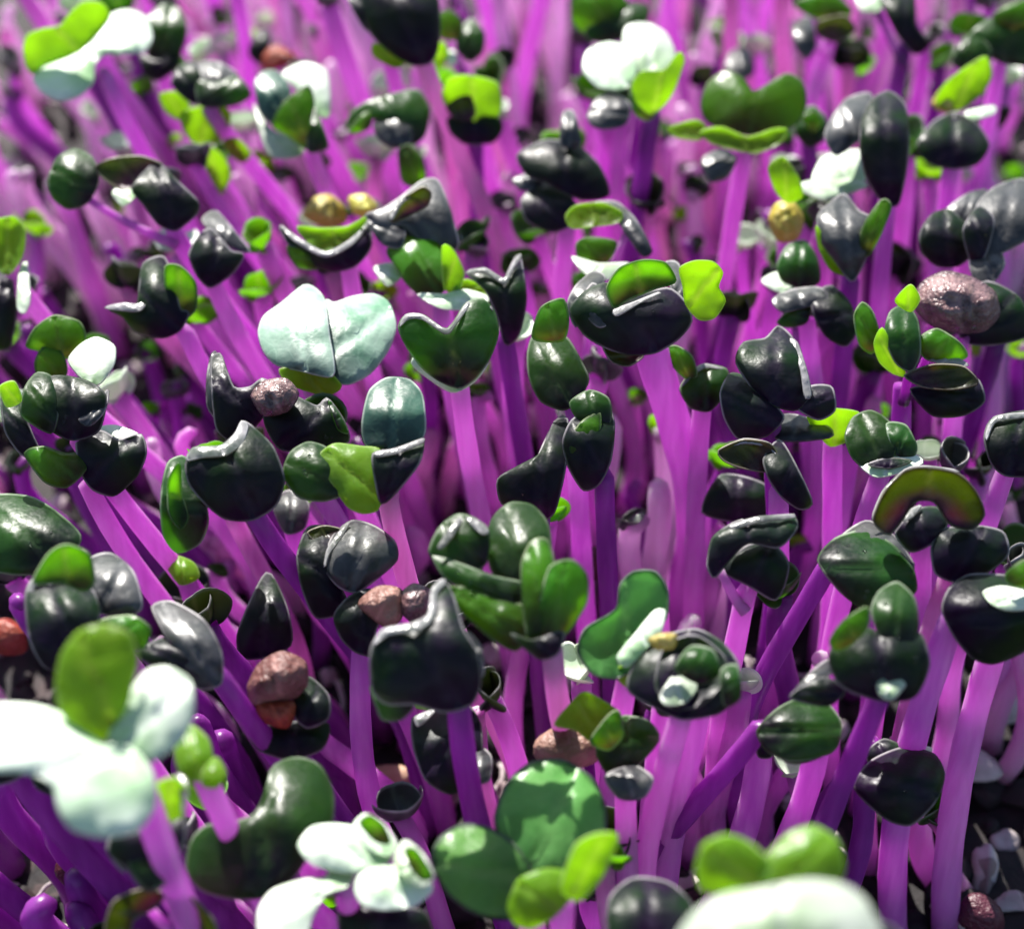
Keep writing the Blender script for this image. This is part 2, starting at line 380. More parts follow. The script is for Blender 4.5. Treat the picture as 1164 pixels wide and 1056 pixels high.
def S(label, ax, ay, leaves, dx=30, H=CANOPY, r=1.05, stem='m', bend=None, back=0.0):
    """A sprout: its crown stands at photo pixel ax, ay and H mm above the soil; dx = sideways lean of its foot in px."""
    top = at_height(ax, ay, H); D0 = depth_of(top); k = FPX / D0
    dx = dx + lean(ax)
    foot = Vector((top.x + dx / k, top.y + back + random.uniform(-3, 3), -0.6))
    root = empty('cabbage_sprout', foot); tag(root, label, 'sprout', GROUP)
    # stem
    b = random.uniform(-4.5, 4.5) if bend is None else bend
    crown, top = top, top + FWD * 1.8
    c1 = foot + Vector((b + (top.x - foot.x) * .1, random.uniform(-1, 1), H * .45))
    c2 = top - Vector(((top.x - foot.x) * .30, (top.y - foot.y) * .3, H * .33)) + Vector((b * .5, 0, 0))
    pts = []
    for i in range(17):
        t = i / 16; pts.append(foot * (1 - t) ** 3 + c1 * 3 * t * (1 - t) ** 2 + c2 * 3 * t * t * (1 - t) + top * t ** 3)
    rad = [r * (1.08 - .2 * (i / 16)) * (1 + .03 * math.sin(i * 1.7 + b)) for i in range(17)]
    near_l = min((np.array(ptlist(l_[1])) for l_ in leaves), key=lambda a_: np.linalg.norm(a_ - (ax, ay), axis=1).min())
    cc = near_l.mean(0)
    up_ = (RGT * (cc[0] - ax) - UPV * (cc[1] - ay)).normalized()
    pts += [pts[-1] + up_ * .8 + FWD * .2, pts[-1] + up_ * 1.5 + FWD * .5]; rad += [rad[-1] * .85, rad[-1] * .4]
    top = crown
    V, F, A = tube(pts, rad)
    polys = []
    todo = []
    for i, lf in enumerate(leaves):
        mat, pl = lf[0], ptlist(lf[1]); opt = lf[2] if len(lf) > 2 else {}
        if opt.get('name') == 'lit_leaf_edge':                     # painted edge highlights are thin: draw the strip in a little
            pa = np.array(pl); tn = np.roll(pa, -1, 0) - np.roll(pa, 1, 0); nn = np.stack([-tn[:, 1], tn[:, 0]], 1); nn /= np.linalg.norm(nn, axis=1)[:, None] + 1e-9
            sg = np.sign(np.sum(pa[:, 0] * np.roll(pa[:, 1], -1) - np.roll(pa[:, 0], -1) * pa[:, 1]))
            pl = [tuple(x_) for x_ in pa + nn * 1.3 * sg]
        polys.append(pl); todo.append((i, mat, pl, opt))
        # a short stalk to a leaf that does not reach the crown
        pa = np.array(pl); dd = np.linalg.norm(pa - (ax, ay), axis=1)
        if dd.min() > 15 and not opt.get('ns') and not inside(pa, np.array([(ax, ay)]))[0]:
            q = pa[dd.argmin()] * .8 + pa.mean(0) * .2
            ln = np.array([(ax, ay) + (q - (ax, ay)) * t for t in np.linspace(.1, .9, 9)])
            cov = np.zeros(9, bool)
            for l2 in leaves:
                if l2 is not lf: cov |= inside(np.array(ptlist(l2[1])), ln)
            if cov.sum() > 3: continue
            tgt = CAM + ray(*q) * (D0 - .55 * i + (opt.get('ty', TILT[mat]) * -(q[1] - ay) + opt.get('tx', 0) * (q[0] - ax)) / k + opt.get('dz', 0) + 1.0)
            st = top - Vector((0, 0, 1.0)) - (top - foot).normalized() * 1.0
            mid = (st + tgt) / 2 - Vector((0, 0, .8))
            bp = [st * (1 - t) ** 2 + mid * 2 * t * (1 - t) + tgt * t * t for t in (0, .25, .5, .75, 1)]
            v2, f2, a2 = tube(bp, [.55 * min(r, 1.1), .5, .46, .42, .36], 8)
            o_ = len(V); V += v2; F += [tuple(x + o_ for x in f) for f in f2]; A += [.9] * len(v2)
    sm = {'m': STEM, 'd': STEM_DARK, 'p': STEM_PINK}[stem]
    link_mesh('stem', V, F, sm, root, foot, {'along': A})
    prev = None
    for i, mat, pl, opt in todo:
        seedy = mat in SEEDY
        on_ = opt.get('on', opt.get('name') == 'lit_leaf_edge') and prev is not None
        di = 0.0 if on_ else -.55 * i
        v, f, rim, vn, ed, fr, pv = leaf_shell(pl, (ax, ay), D0 + di + opt.get('dz', 0), opt.get('ty', TILT[mat]), opt.get('tx', 0.0),
                                      opt.get('b', BULGE[mat]), lump=seedy or opt.get('lump', False), thick=opt.get('t', LEAF_T), curl=opt.get('c', CURL[mat]), fold=opt.get('f', random.choice((-.12, .06, .14, .26)) if mat in 'DNST' else random.uniform(.0, .35)), on=prev if on_ else None)
        if not on_: prev = (pv[0], pv[1] + di + opt.get('dz', 0))
        nm = opt.get('name', 'seed_coat' if seedy else 'leaf')
        link_mesh(nm, v, f, M[mat], root, foot, {'rim': rim, 'vein': vn, 'edge': ed, 'far': fr})
        for _ in range(opt.get('w', 0)):                                # dew beads on the blade
            ok = [x for x in range(len(pl) * 3, len(v) // 2) if rim[x] == 0 and ed[x] < .9]
            if not ok: break
            c_ = v[random.choice(ok[:max(1, len(ok) // 2)])] - FWD * .05
            dv, df = bead(random.choice((.10, .14, .18, .26)))
            link_mesh('water_drop', [q_ + c_ for q_ in dv], df, WATER, root, foot)
    SPROUTS.append((root, label, (ax, ay), D0, polys))
    return root
# ------------------------------------------------------------------ the sprouts, far rows first
E_ = 'lit_leaf_edge'
# --- far rows
S('blurred pale sprout with white blade over a yellow lime leaf', 118, 88, [
  ('L', '27,55 32,40 50,33 68,30 80,15 95,3 115,4 125,18 112,38 95,55 75,66 50,75 38,85 30,75', {'dz': 1}),
  ('P', '38,90 50,72 75,62 95,52 110,35 125,18 145,12 165,20 173,42 165,58 140,62 120,62 108,72 105,95 90,110 70,115 50,107')], dx=60, H=46)
S('dark green round leaves just right of the white blade', 180, 75, [
  ('N', '165,25 185,5 205,12 212,35 205,60 185,70 168,62 172,45'), ('D', '160,62 180,68 205,58 200,78 180,92 165,85')], dx=60)
S('dark two lobed bud above lime leaves', 235, 120, [
  ('D', '195,95 205,75 222,72 228,90 225,118 210,112'),
  ('S', '222,75 245,70 270,85 262,98 240,100 226,95', {'ty': .8}),
  ('N', '224,92 245,95 270,88 285,108 265,120 228,120')], dx=75, H=44)
S('blurred bright lime leaves under the dark two lobed bud', 228, 165, [
  ('L', '182,108 200,105 215,120 210,138 190,128'), ('L', '205,130 225,122 255,122 262,135 250,160 225,165 210,150'),], dx=60, H=38)
S('small blurred lime leaf pair low among pink stems', 250, 215, [
  ('L', '228,180 240,168 255,180 262,200 250,222 235,215'), ('L', '255,160 270,158 285,175 275,185 258,172')], dx=50, H=33)
S('open green cup with a pale blade behind and below', 352, 172, [
  ('P', '320,85 345,72 370,80 375,110 372,135 350,120 335,100', {'ty': .6}),
  ('P', '288,118 300,138 312,150 345,165 340,178 312,180 300,165', {'ty': .5}),
  ('T', '290,95 300,82 315,82 330,105 325,135 310,142 295,125', {'ty': .2}),
  ('G', '310,143 322,118 350,98 357,118 352,140 350,170 328,155', {'b': .5}),
  ('N', '352,138 357,122 365,140 373,168 350,172', {})], dx=55)
S('large dark purple head cut by the upper border', 482, 70, [
  ('D', '395,-5 415,-5 424,36 412,30'), ('L', '425,50 440,56 465,65 450,77 425,64', {'ty': .3}),
  ('D', '412,-20 490,-20 500,35 492,70 468,74 440,57 420,35')], dx=60, H=50, stem='p', r=1.15)
S('small green teal sprout with wet sparkling leaves', 525, 75, [
  ('G', '495,20 510,12 525,25 520,45 500,42'), ('L', '492,55 503,48 510,62 503,75 493,70'),
  ('N', '520,40 535,22 550,38 548,60 535,70 520,58', {'w': 3}), ('P', '505,62 515,58 520,68 512,76', {})], dx=20)
S('lime cup on a dark purple base', 540, 160, [
  ('L', '503,108 510,90 525,86 545,88 565,95 570,115 565,135 545,140 520,135 508,122'),
  ('O', '508,122 520,112 535,110 540,130 530,138 515,132'),
  ('D', '508,128 525,122 540,128 560,122 571,145 560,162 530,164 512,150')], dx=10, H=40, stem='d')
S('curled pale green leaf beside a dusty pink stem', 458, 168, [
  ('N', '393,147 400,128 420,115 445,108 475,103 488,125 482,155 465,165 450,150 430,135 410,140'),
  ('G', '397,149 412,130 422,128 420,145 405,151'),
  ('S', '425,140 440,122 462,120 470,142 465,165 445,168 430,158', {'ty': .4}),
  ('G', '453,172 465,165 480,180 483,205 470,212 457,205', {'b': .4})], dx=35, H=42)
S('yellow lumps of a stunted sprout behind the lime dish', 375, 250, [
  ('Y', '345,245 358,225 375,222 390,235 393,252 370,258', {'name': 'leaf'}), ('Y', '397,225 415,222 428,235 420,248 402,242', {'name': 'leaf'})], dx=30, H=36)
S('tall folded slate leaf with an olive pocket on top', 500, 285, [
  ('S', '415,245 435,238 455,225 480,206 497,205 510,235 521,280 500,287 470,272 455,258 440,262', {'ty': .1}),
  ('O', '443,245 455,229 480,213 490,220 485,235 465,245 447,253'), ('K', '442,246 455,227 481,210 485,214 459,231 447,250', {'name': E_}),
  ('S', '418,250 440,240 460,262 455,282 435,277', {'ty': .6})], dx=30, H=44)
S('lime dish leaf with sharp dark pointed rim', 395, 303, [
  ('L', '338,258 365,260 395,258 418,246 408,262 385,280 370,287 350,275', {'ty': .1}),
  ('G', '327,280 345,283 362,296 360,306 340,304 330,292'),
  ('D', '318,257 335,268 370,287 400,272 418,252 422,280 405,302 380,309 358,302 345,285 328,278'), ('K', '318,256 335,267 370,286 400,271 418,250 420,256 402,278 370,293 334,275', {'name': E_})], dx=40)
S('smooth pale green oval leaf with a white flat leaf below', 500, 340, [
  ('P', '425,305 445,300 455,315 440,325'), ('L', '503,280 515,285 527,310 520,332 505,327'),
  ('G', '440,285 455,268 480,265 500,275 510,300 505,330 485,340 462,322 448,300', {'ty': .55, 'b': .6}),
  ('L', '515,330 530,318 555,330 548,338 525,340', {'ty': .4}),
  ('P', '475,335 505,335 530,330 557,340 530,352 500,350')], dx=40, H=42)
S('dark purple leaf with notched pale margin behind the heart leaf', 575, 388, [
  ('D', '530,310 550,306 565,316 573,318 582,300 591,290 598,340 590,380 575,392 565,360 552,330'), ('K', '530,311 551,304 573,316 582,299 591,288 593,294 584,306 574,324 551,311', {'name': E_})], dx=20, stem='d')
S('round dark leaf with brown leaf and grey hooded leaf', 195, 262, [
  ('N', '55,205 65,180 85,170 105,180 112,205 100,230 78,238 60,225'),
  ('O', '108,190 130,180 160,178 184,188 165,205 140,216 120,205', {'ty': .2}),
  ('P', '128,220 143,210 154,222 140,234'),
  ('D', '150,215 165,195 180,185 200,205 225,230 222,245 200,262 180,255 165,235'),
  ('S', '150,215 165,195 180,186 185,205 172,225 160,226', {'ty': .7})], dx=85, H=44)  # small grey piece paints the white sheen on the hood
S('pale lumpy little leaves under the grey hooded leaf', 200, 292, [
  ('P', '176,268 195,258 205,272 195,285 180,282'), ('P', '205,270 222,262 228,278 215,290 202,284')], dx=60, H=36)
S('dark round leaf with a horn like curl on its side', 208, 378, [
  ('G', '188,303 205,303 222,322 222,352 205,364 190,340', {'b': -.3}),
  ('D', '158,332 163,300 186,292 197,320 205,352 215,355 205,375 185,384 155,378 140,360 122,351 145,350 156,346'),
  ('K', '118,350 140,344 158,345 168,328 170,340 160,354 140,354', {'ty': .7, 'name': E_})], dx=100)
S('ragged dark leaves beside a pink stem with a pale spike', 240, 322, [
  ('S', '230,252 245,240 265,262 285,287 262,280', {'ty': .7}),
  ('D', '215,290 225,270 240,260 262,285 277,290 265,310 240,327 225,315')], dx=80)
S('blurred pale lime leaf cut by the side border', 8, 312, [
  ('L', '-8,255 15,247 28,262 25,290 10,312 -6,300', {'ty': .2}), ('P', '22,312 30,298 34,340 28,356 20,350'), ('D', '-10,300 12,312 18,360 10,395 -10,390')], dx=30)
S('green domed leaves above the white round leaf', 75, 440, [
  ('G', '30,393 40,373 62,359 90,366 97,385 85,408 60,402 42,398'),
  ('G', '40,412 50,394 68,398 76,420 68,442 45,432')], dx=60, H=40)
S('white round blade over dark wet curled leaves', 85, 500, [
  ('D', '55,430 95,432 120,450 112,490 80,500 50,480', {'w': 4}),
  ('P', '78,410 92,392 110,384 130,394 129,415 112,437 94,431'),
  ('N', '28,442 42,424 60,430 66,465 60,492 40,484 24,470'),
  ('P', '65,465 80,446 95,434 92,450 80,472', {'b': .7}),
  ('S', '90,477 110,460 123,443 119,467 102,484', {'ty': .6})], dx=70, H=44)
S('black cupped leaf with lime green collar', 95, 552, [
  ('D', '2,450 18,445 35,490 48,522 25,517 6,490'), ('L', '0,440 16,434 24,455 8,462', {'ns': 1}),
  ('D', '88,495 115,490 135,500 160,494 166,515 156,540 130,563 105,556 90,532'),
  ('P', '108,488 130,484 157,494 146,503 122,502', {'ty': .9}),
  ('G', '28,515 50,508 75,516 105,514 95,537 75,554 50,547', {'b': .6, 'ty': .3})], dx=75, H=40)
S('large teal bilobed leaf glossy white above with lime leaf beneath', 346, 424, [
  ('L', '318,420 350,417 375,425 388,440 370,449 340,441 325,433', {'ty': .1}),
  ('W', '368,342 380,345 400,338 425,335 442,345 450,372 440,400 420,425 395,437 376,428 366,390', {'ty': .75, 'tx': .25, 'b': .45, 'f': .1, 'c': .5}),
  ('W', '294,378 300,360 320,345 345,325 358,328 369,342 374,380 379,427 340,421 315,415 300,400', {'ty': .7, 'tx': -.3, 'b': .5, 'f': .1, 'c': .7})], dx=35, H=45)
S('dark olive heart shaped leaf facing forward', 522, 440, [
  ('P', '468,412 490,432 515,446 540,433 555,410 540,390 490,390', {'ty': -.1}),
  ('N', '453,372 462,358 480,358 495,368 507,375 517,365 530,345 548,340 562,355 566,380 556,408 540,430 522,441 500,433 480,418 463,395', {'ty': -.2, 'b': .35}), ('K', '453,372 461,357 480,357 507,374 517,364 530,344 548,339 563,354 548,345 533,351 518,371 507,381 480,364 464,364', {'name': E_})], dx=40, H=44)
S('pointed dark purple leaf with brown seed coat caught above', 330, 500, [
  ('S', '236,425 243,399 254,418 260,450 250,478 236,462', {'ty': .2}),
  ('D', '240,412 250,402 257,420 266,441 285,440 300,430 312,452 292,482 270,502 246,486'),
  ('D', '300,472 330,450 360,462 372,453 390,477 396,502 360,512 318,510', {'w': 5}),
  ('N', '374,456 386,472 396,492 384,487'),
  ('V', '286,450 300,434 325,431 339,448 327,467 300,472', {'w': 2})], dx=45, H=43)
S('black pot shaped leaf with glossy white rim', 288, 588, [
  ('N', '185,550 192,525 210,519 216,545 233,570 236,595 226,618 202,628 187,610 183,580', {'ty': -.2}),
  ('G', '192,546 204,526 206,560 214,588 205,602 192,582', {'b': -.2}),
  ('D', '211,528 220,512 250,510 268,497 278,480 290,488 310,508 323,545 313,575 286,591 255,589 232,571 215,550', {'w': 2}),
  ('K', '211,524 220,508 250,506 266,493 274,478 283,484 276,505 257,518 230,521', {'ty': .9, 'name': E_})], dx=100, stem='d', r=1.1, H=44)
S('upright teal oval leaf standing in a bright green cup', 440, 570, [
  ('T', '412,480 420,445 440,430 465,432 480,450 483,490 470,510 435,512 415,505', {'ty': .35, 'b': .6}),
  ('N', '322,540 330,515 350,503 372,510 385,535 400,556 370,569 340,565', {'w': 4}),
  ('L', '362,520 380,505 410,508 432,512 434,545 430,578 412,583 395,575 375,545', {'b': .5, 'ty': .3}),
  ('D', '424,516 450,511 480,500 477,525 456,553 434,573 427,548'), ('K', '426,514 450,509 480,498 481,504 452,516 430,520', {'name': E_})], dx=55, stem='p', H=45)
S('grey ball shaped bud low behind the dark folded pair', 330, 600, [
  ('S', '310,575 320,560 340,558 351,575 346,600 325,606', {'ty': .3})], dx=30, H=30)
S('dark folded pair with one smooth grey lobe', 400, 672, [
  ('D', '338,632 350,600 375,600 390,620 385,660 396,692 360,702 344,670'),
  ('O', '350,605 368,598 387,602 378,612 358,614', {'ty': .5}),
  ('S', '368,642 378,610 400,592 425,598 448,615 451,636 430,656 405,673 384,666', {'w': 2, 'ty': .3, 'b': .8}), ('K', '398,594 384,605 371,625 368,646 375,630 388,613', {'name': E_})], dx=45, H=38)
S('purple leaf with pinkish wrinkled seed coat on top', 410, 735, [
  ('D', '380,700 395,680 420,670 437,690 426,720 430,746 405,741 388,725'),
  ('B', '408,687 430,667 456,671 456,702 438,712'), ('V', '455,677 470,664 488,671 489,695 470,706 458,697', {'w': 3})], dx=-5, H=37)
S('big black green cup with wavy white margin', 520, 800, [
  ('S', '530,718 546,735 549,767 538,762', {'ty': .3}),
  ('N', '422,780 435,775 470,798 456,817 435,817 426,795'),
  ('D', '421,747 425,730 440,715 470,712 488,700 492,672 505,660 516,680 526,715 541,740 546,775 536,800 505,809 470,800 440,800 424,785'),
  ('K', '424,734 435,715 468,708 486,698 490,670 503,657 507,664 497,676 494,703 474,717 442,722', {'ty': .9, 'name': E_})], dx=80, stem='d', r=1.1, H=44)
S('green crown of four rounded lobes in mid bed', 628, 742, [
  ('N', '488,627 500,600 520,585 540,590 556,605 552,640 530,652 505,642'),
  ('K', '497,622 510,600 525,588 518,606 505,622', {'name': E_}), ('K', '530,588 545,592 556,604 548,608 538,600', {'name': E_}),
  ('N', '492,632 520,640 560,655 600,665 590,690 550,675 510,660', {'w': 2}),
  ('N', '553,622 560,590 580,572 605,575 622,595 626,625 615,656 590,669 563,656', {'ty': .5, 'b': .7}),
  ('G', '505,670 530,668 560,680 597,690 602,720 586,739 560,726 530,700', {'b': .5, 'ty': .2}),
  ('G', '625,645 650,637 667,655 666,685 645,717 620,737 603,725 612,690', {'b': .4}),
  ('G', '593,642 605,615 622,614 630,642 628,680 615,722 600,726 595,690', {'b': .7, 'ty': .2}),
  ('D', '580,720 605,728 640,718 634,742 612,748')], dx=95, H=44, stem='p')
S('glossy green upper leaf pair left of the black crown', 655, 470, [
  ('G', '605,382 615,350 640,340 646,365 640,387 615,388'),
  ('N', '600,402 607,380 625,378 645,385 660,410 669,432 656,456 640,466 615,456 602,430', {'ty': .4})], dx=30, H=43)
S('dark wet leaf folded round a green blade', 688, 545, [
  ('N', '648,458 670,444 692,454 692,482 660,478'),
  ('D', '640,502 650,478 672,465 690,460 698,482 694,523 681,550 663,557 646,530', {'w': 2}),
  ('G', '648,500 662,479 682,470 680,500 668,522 650,520', {'b': .3, 'ty': .1})], dx=25, H=42, stem='d')
S('dark purple pointed leaf with a silvery fold', 615, 582, [
  ('D', '566,545 590,530 615,515 630,480 644,475 646,500 641,540 630,582 614,592 590,577 570,572'),
  ('S', '610,525 625,490 640,472 647,490 640,515 623,541 611,543', {'ty': .7})], dx=15, H=40, stem='d')
S('curled olive leaf with silver drooping tip above the black crown', 690, 298, [
  ('G', '655,278 670,270 700,275 695,292 680,306 660,302'),
  ('L', '643,246 655,234 685,231 707,242 702,253 675,257 650,259', {'ty': .4}),
  ('S', '672,232 700,230 722,250 741,285 730,291 712,266 698,246', {'ty': .6}),
  ('P', '650,292 680,300 716,300 690,318 665,311')], dx=10, H=43)
S('large black crown with lime inner leaf on thick purple stem', 742, 398, [
  ('L', '773,305 790,297 810,298 821,310 816,326 824,342 812,361 795,363 780,346 777,326'),
  ('O', '685,390 715,398 732,404 715,416 695,411', {'ty': .3}),
  ('S', '755,300 770,299 779,325 786,362 772,352 762,325'),
  ('D', '648,352 665,332 690,322 720,335 760,328 780,345 786,366 770,386 745,401 715,403 690,396 665,381', {'w': 5}),
  ('S', '645,347 655,325 675,309 688,315 680,330 665,345 655,372', {'ty': .6}),
  ('G', '690,327 705,305 730,296 756,299 768,320 745,328 715,340 698,350', {'b': -.3, 'ty': -.3}),
  ('S', '664,337 675,322 690,343 696,366 681,372 668,360', {'ty': .4}),
  ('K', '697,352 720,343 745,333 752,334 730,344 702,360', {'name': E_})], dx=28, r=1.85, H=46, bend=7)
S('small green leaf over a black bud right of the thick stem', 800, 463, [
  ('G', '757,396 770,394 786,405 792,427 781,431 765,416'),
  ('N', '773,442 785,425 800,415 827,421 821,450 806,467 785,463'), ('K', '774,440 785,423 800,413 826,420 802,419 788,428', {'name': E_})], dx=15, H=40)
S('big slate purple shell shaped leaf', 880, 480, [
  ('D', '905,462 920,440 945,440 949,466 930,477'),
  ('D', '819,447 830,425 850,430 875,455 891,475 870,496 840,499 824,476'),
  ('D', '837,412 845,390 870,385 885,371 901,385 916,420 921,450 905,466 880,461 855,441', {'b': .6, 'ty': .3}), ('K', '898,384 908,391 919,425 923,450 914,452 909,420 899,396', {'name': E_})], dx=0, H=44, stem='d')
S('dark boat shaped leaves under a flat silvery leaf', 888, 560, [
  ('S', '863,480 900,471 941,485 946,496 915,501 885,500', {'ty': .9}),
  ('O', '817,512 845,500 875,505 886,524 870,536 840,531 822,523', {'ty': .1}), ('K', '817,512 845,498 875,503 887,522 872,509 846,505', {'name': E_}),
  ('D', '868,522 886,500 905,530 923,571 910,579 890,566 875,546')], dx=10, H=41)
S('small lime leaf behind the green disc', 950, 505, [
  ('L', '918,472 945,465 977,470 972,495 945,507 928,490')], dx=20, H=40)
S('dark green disc leaf above a white ring leaf', 1005, 540, [
  ('N', '1008,482 1030,484 1042,510 1030,527 1015,512'),
  ('N', '961,496 970,475 990,467 1011,480 1019,505 1009,531 990,537 969,520', {'ty': .4, 'b': .4}),
  ('P', '976,526 1000,514 1030,514 1050,525 1025,537 995,542'), ('D', '987,528 1010,521 1036,524 1012,532', {'ty': .9})], dx=0, H=42)
S('arched olive leaf with purple heart and pale margin', 1052, 615, [
  ('K', '990,592 1003,557 1030,532 1055,529 1092,536 1055,542 1012,567', {'ty': .6, 'name': E_}),
  ('O', '993,592 1005,560 1030,535 1055,532 1090,539 1110,560 1119,585 1105,601 1080,596 1062,570 1040,570 1025,592 1010,608'),
  ('D', '1018,606 1040,580 1065,577 1077,595 1060,617 1035,627'), ('K', '1025,592 1036,578 1048,575 1038,588', {'name': E_})], dx=20, H=43)
S('rounded green black leaf beaded with dew and a grey upper face', 945, 645, [
  ('S', '955,612 985,592 1015,608 1040,645 1010,640 975,630', {'ty': .8}),
  ('N', '930,637 950,612 985,603 1015,620 1037,645 1041,672 1020,682 985,692 955,672', {'w': 6, 'ty': .5, 'b': .8})], dx=-45, H=42, stem='d', bend=-6)
S('dark wet cluster with white V shaped curl', 1005, 792, [
  ('S', '903,787 920,766 941,750 947,762 930,777 912,790', {'ty': .7}), ('D', '898,792 935,770 960,785 940,802'),
  ('D', '944,740 985,715 1000,720 1045,720 1056,755 1041,790 1010,797 970,787 950,772', {'w': 5}),
  ('G', '944,727 960,705 986,690 986,712 970,731 950,740', {'b': .4}),
  ('N', '991,692 1000,672 1020,662 1039,680 1043,710 1036,737 1015,737 997,715', {'w': 3, 'ty': .4, 'b': .8}),
  ('P', '992,745 1001,760 1011,777 1030,737 1046,728 1037,765 1015,794 999,787')], dx=-45, H=43, stem='d')
S('huge black rounded leaf with white spot cut by the side border', 1088, 705, [
  ('D', '1071,692 1080,668 1100,654 1125,653 1160,658 1185,690 1170,735 1130,754 1105,747 1084,722', {'w': 3, 'b': .8}),
  ('P', '1118,673 1140,667 1175,676 1175,691 1145,693 1127,686', {'on': True}), ('G', '1144,652 1164,637 1180,650 1175,668 1148,664')], dx=5, r=1.3, H=43)  # white piece: leaf face with its sunlit glint painted in
S('purple black blunt leaf behind the huge black leaf', 1085, 655, [
  ('D', '1059,622 1072,602 1110,598 1140,605 1146,630 1120,652 1090,662 1064,652')], dx=8, H=42, stem='p')
S('grey green oval leaf on a long slanting dark stem', 866, 832, [
  ('N', '861,830 885,805 915,792 941,800 956,822 951,849 925,862 895,864 871,852', {'ty': .45, 'b': .8}),
  ('O', '880,852 905,860 935,858 915,866 895,866', {'ty': .2})], dx=-120, H=36, stem='d')
S('shiny black drooping bud low on a leaning stem', 985, 880, [
  ('D', '971,892 990,865 1025,850 1061,857 1073,880 1063,911 1036,937 1010,932 984,911', {'w': 3, 'ty': .5, 'b': 1.0, 'dz': -3.0})], dx=-40, H=26, stem='d')
S('emerald bilobed leaf with thin dark outline beside the wet rosette', 715, 770, [
  ('L', '700,766 712,750 722,760 713,780'),
  ('E', '657,740 665,715 690,700 702,690 705,665 720,650 745,650 759,672 758,700 745,720 730,740 720,760 700,771 674,766')], dx=20, H=40)
S('black wet rosette with white curled margins', 778, 812, [
  ('P', '790,716 815,727 837,752 829,762 810,740 790,730', {'ty': .7}),
  ('D', '713,782 725,745 750,725 790,715 820,730 839,755 839,790 815,811 775,817 739,801', {'w': 5, 'b': .6, 'ty': .3}),
  ('P', '702,747 725,718 744,695 756,695 750,720 735,736 713,757', {'ty': .5}),
  ('Y', '738,727 752,721 768,722 765,736 747,737', {'name': 'leaf', 'b': .5}),
  ('D', '756,735 790,722 822,745 826,770 800,800 765,805 745,780', {'ty': .7, 'b': -.2}),
  ('N', '768,760 785,735 811,740 817,766 796,777', {'b': .9}), ('P', '751,791 770,764 792,780 778,798 758,801'),  # the white piece is a painted glint
  ('N', '820,762 838,757 841,792 824,802', {'b': .9})], dx=5, H=42)
S('lime folded leaf on a dark bud above a brown seed', 712, 880, [
  ('N', '678,852 705,815 737,820 749,840 722,872 694,882'),
  ('L', '631,823 650,799 665,787 690,800 702,811 681,836 672,842 654,829', {'b': -.15, 'ty': .2}),
  ('G', '671,843 690,815 703,808 708,835 692,852', {'ty': -.3}),
  ('S', '688,882 720,870 742,885 731,906 704,907', {'ty': .4})], dx=20, H=35)
S('dark purple drooping leaf with a fine pale vein', 540, 815, [
  ('D', '469,817 495,808 530,800 546,825 547,860 531,892 510,902 484,886 471,852', {'w': 3, 'ty': .3, 'b': .5}),
  ('S', '528,862 545,849 558,860 556,886 534,891', {'ty': .5}), ('K', '471,815 485,808 495,808 484,820 474,826', {'name': E_})], dx=60, H=34, stem='p')
# --- near rows
S('deep green double lobe leaf with wide round blades', 603, 1000, [
  ('E', '563,928 577,890 605,866 640,864 672,884 688,918 686,960 668,990 630,1004 598,985 570,955', {'ty': .5, 'b': .4, 'f': .1}),
  ('E', '491,976 500,952 525,937 552,940 580,955 602,985 607,1015 598,1035 575,1044 540,1038 507,1013', {'ty': .5, 'b': .4, 'f': .1}),
  ], dx=30, H=35, r=1.2)
S('bright lime pair with one blade seen edge on', 640, 1035, [
  ('L', '578,1032 590,1000 620,988 645,992 655,1010 645,1025 628,1042 605,1054 587,1050', {'b': .5, 'ty': 0}),
  ('L', '638,1005 655,960 680,947 701,949 696,970 681,1000 660,1022 644,1018', {'b': -.3}),], dx=25, H=40)
S('dark teal kidney leaf bent like a bean', 300, 985, [
  ('N', '212,986 218,955 235,938 265,935 290,925 302,900 310,872 335,861 362,869 378,900 376,940 351,972 330,1000 300,1019 265,1021 229,1011', {'ty': .25, 'b': .35})], dx=25, H=37, r=1.2)
S('pale lime leaf cluster with two white ringed young leaves', 440, 1000, [
  ('D', '385,1012 420,1030 480,1035 487,1075 395,1075', {'dz': 2}),
  ('P', '339,961 355,940 385,937 420,945 446,970 430,987 395,991 355,981', {'ty': .7}),
  ('P', '404,1011 410,994 440,984 475,990 491,1010 470,1029 435,1033 411,1026', {'ty': .7}),
  ('P', '402,940 415,925 435,935 451,960 441,972 420,964'), ('G', '409,935 420,926 436,938 443,958 426,955', {'b': -.3}),
  ('P', '449,977 460,955 480,970 493,995 481,1007 460,997'), ('G', '461,965 473,966 491,995 480,999 467,985', {'b': -.3})], dx=25, H=38)
S('creamy curved leaf under the white ringed leaves', 390, 1010, [
  ('P', '294,1036 310,1012 345,1000 370,998 378,984 402,990 395,1007 370,1016 355,1041 342,1075 298,1075')], dx=25, H=38)
S('blurred white near leaf with green and mint lobes above', 140, 850, [
  ('L', '64,780 70,745 90,718 120,710 148,722 156,750 150,775 142,805 118,840 90,832 69,806', {'ty': .0, 'b': .4}),
  ('P', '124,838 140,800 165,765 190,759 216,775 219,811 206,841 175,864 150,868 130,853', {'ty': .45}),
  ('P', '-20,805 40,802 80,817 115,845 150,850 173,880 176,915 156,943 120,951 84,943 67,920 60,892 30,877 -20,872', {'ty': .7})], dx=25, H=56, r=1.2)
S('small yellow green buds beside the mint lobe', 225, 880, [
  ('L', '199,846 215,824 236,840 241,870 225,887 204,876', {'ty': .6, 'b': .9}), ('L', '231,876 245,861 256,878 246,894 231,892', {'b': .9, 'ty': .5})], dx=30, H=46)
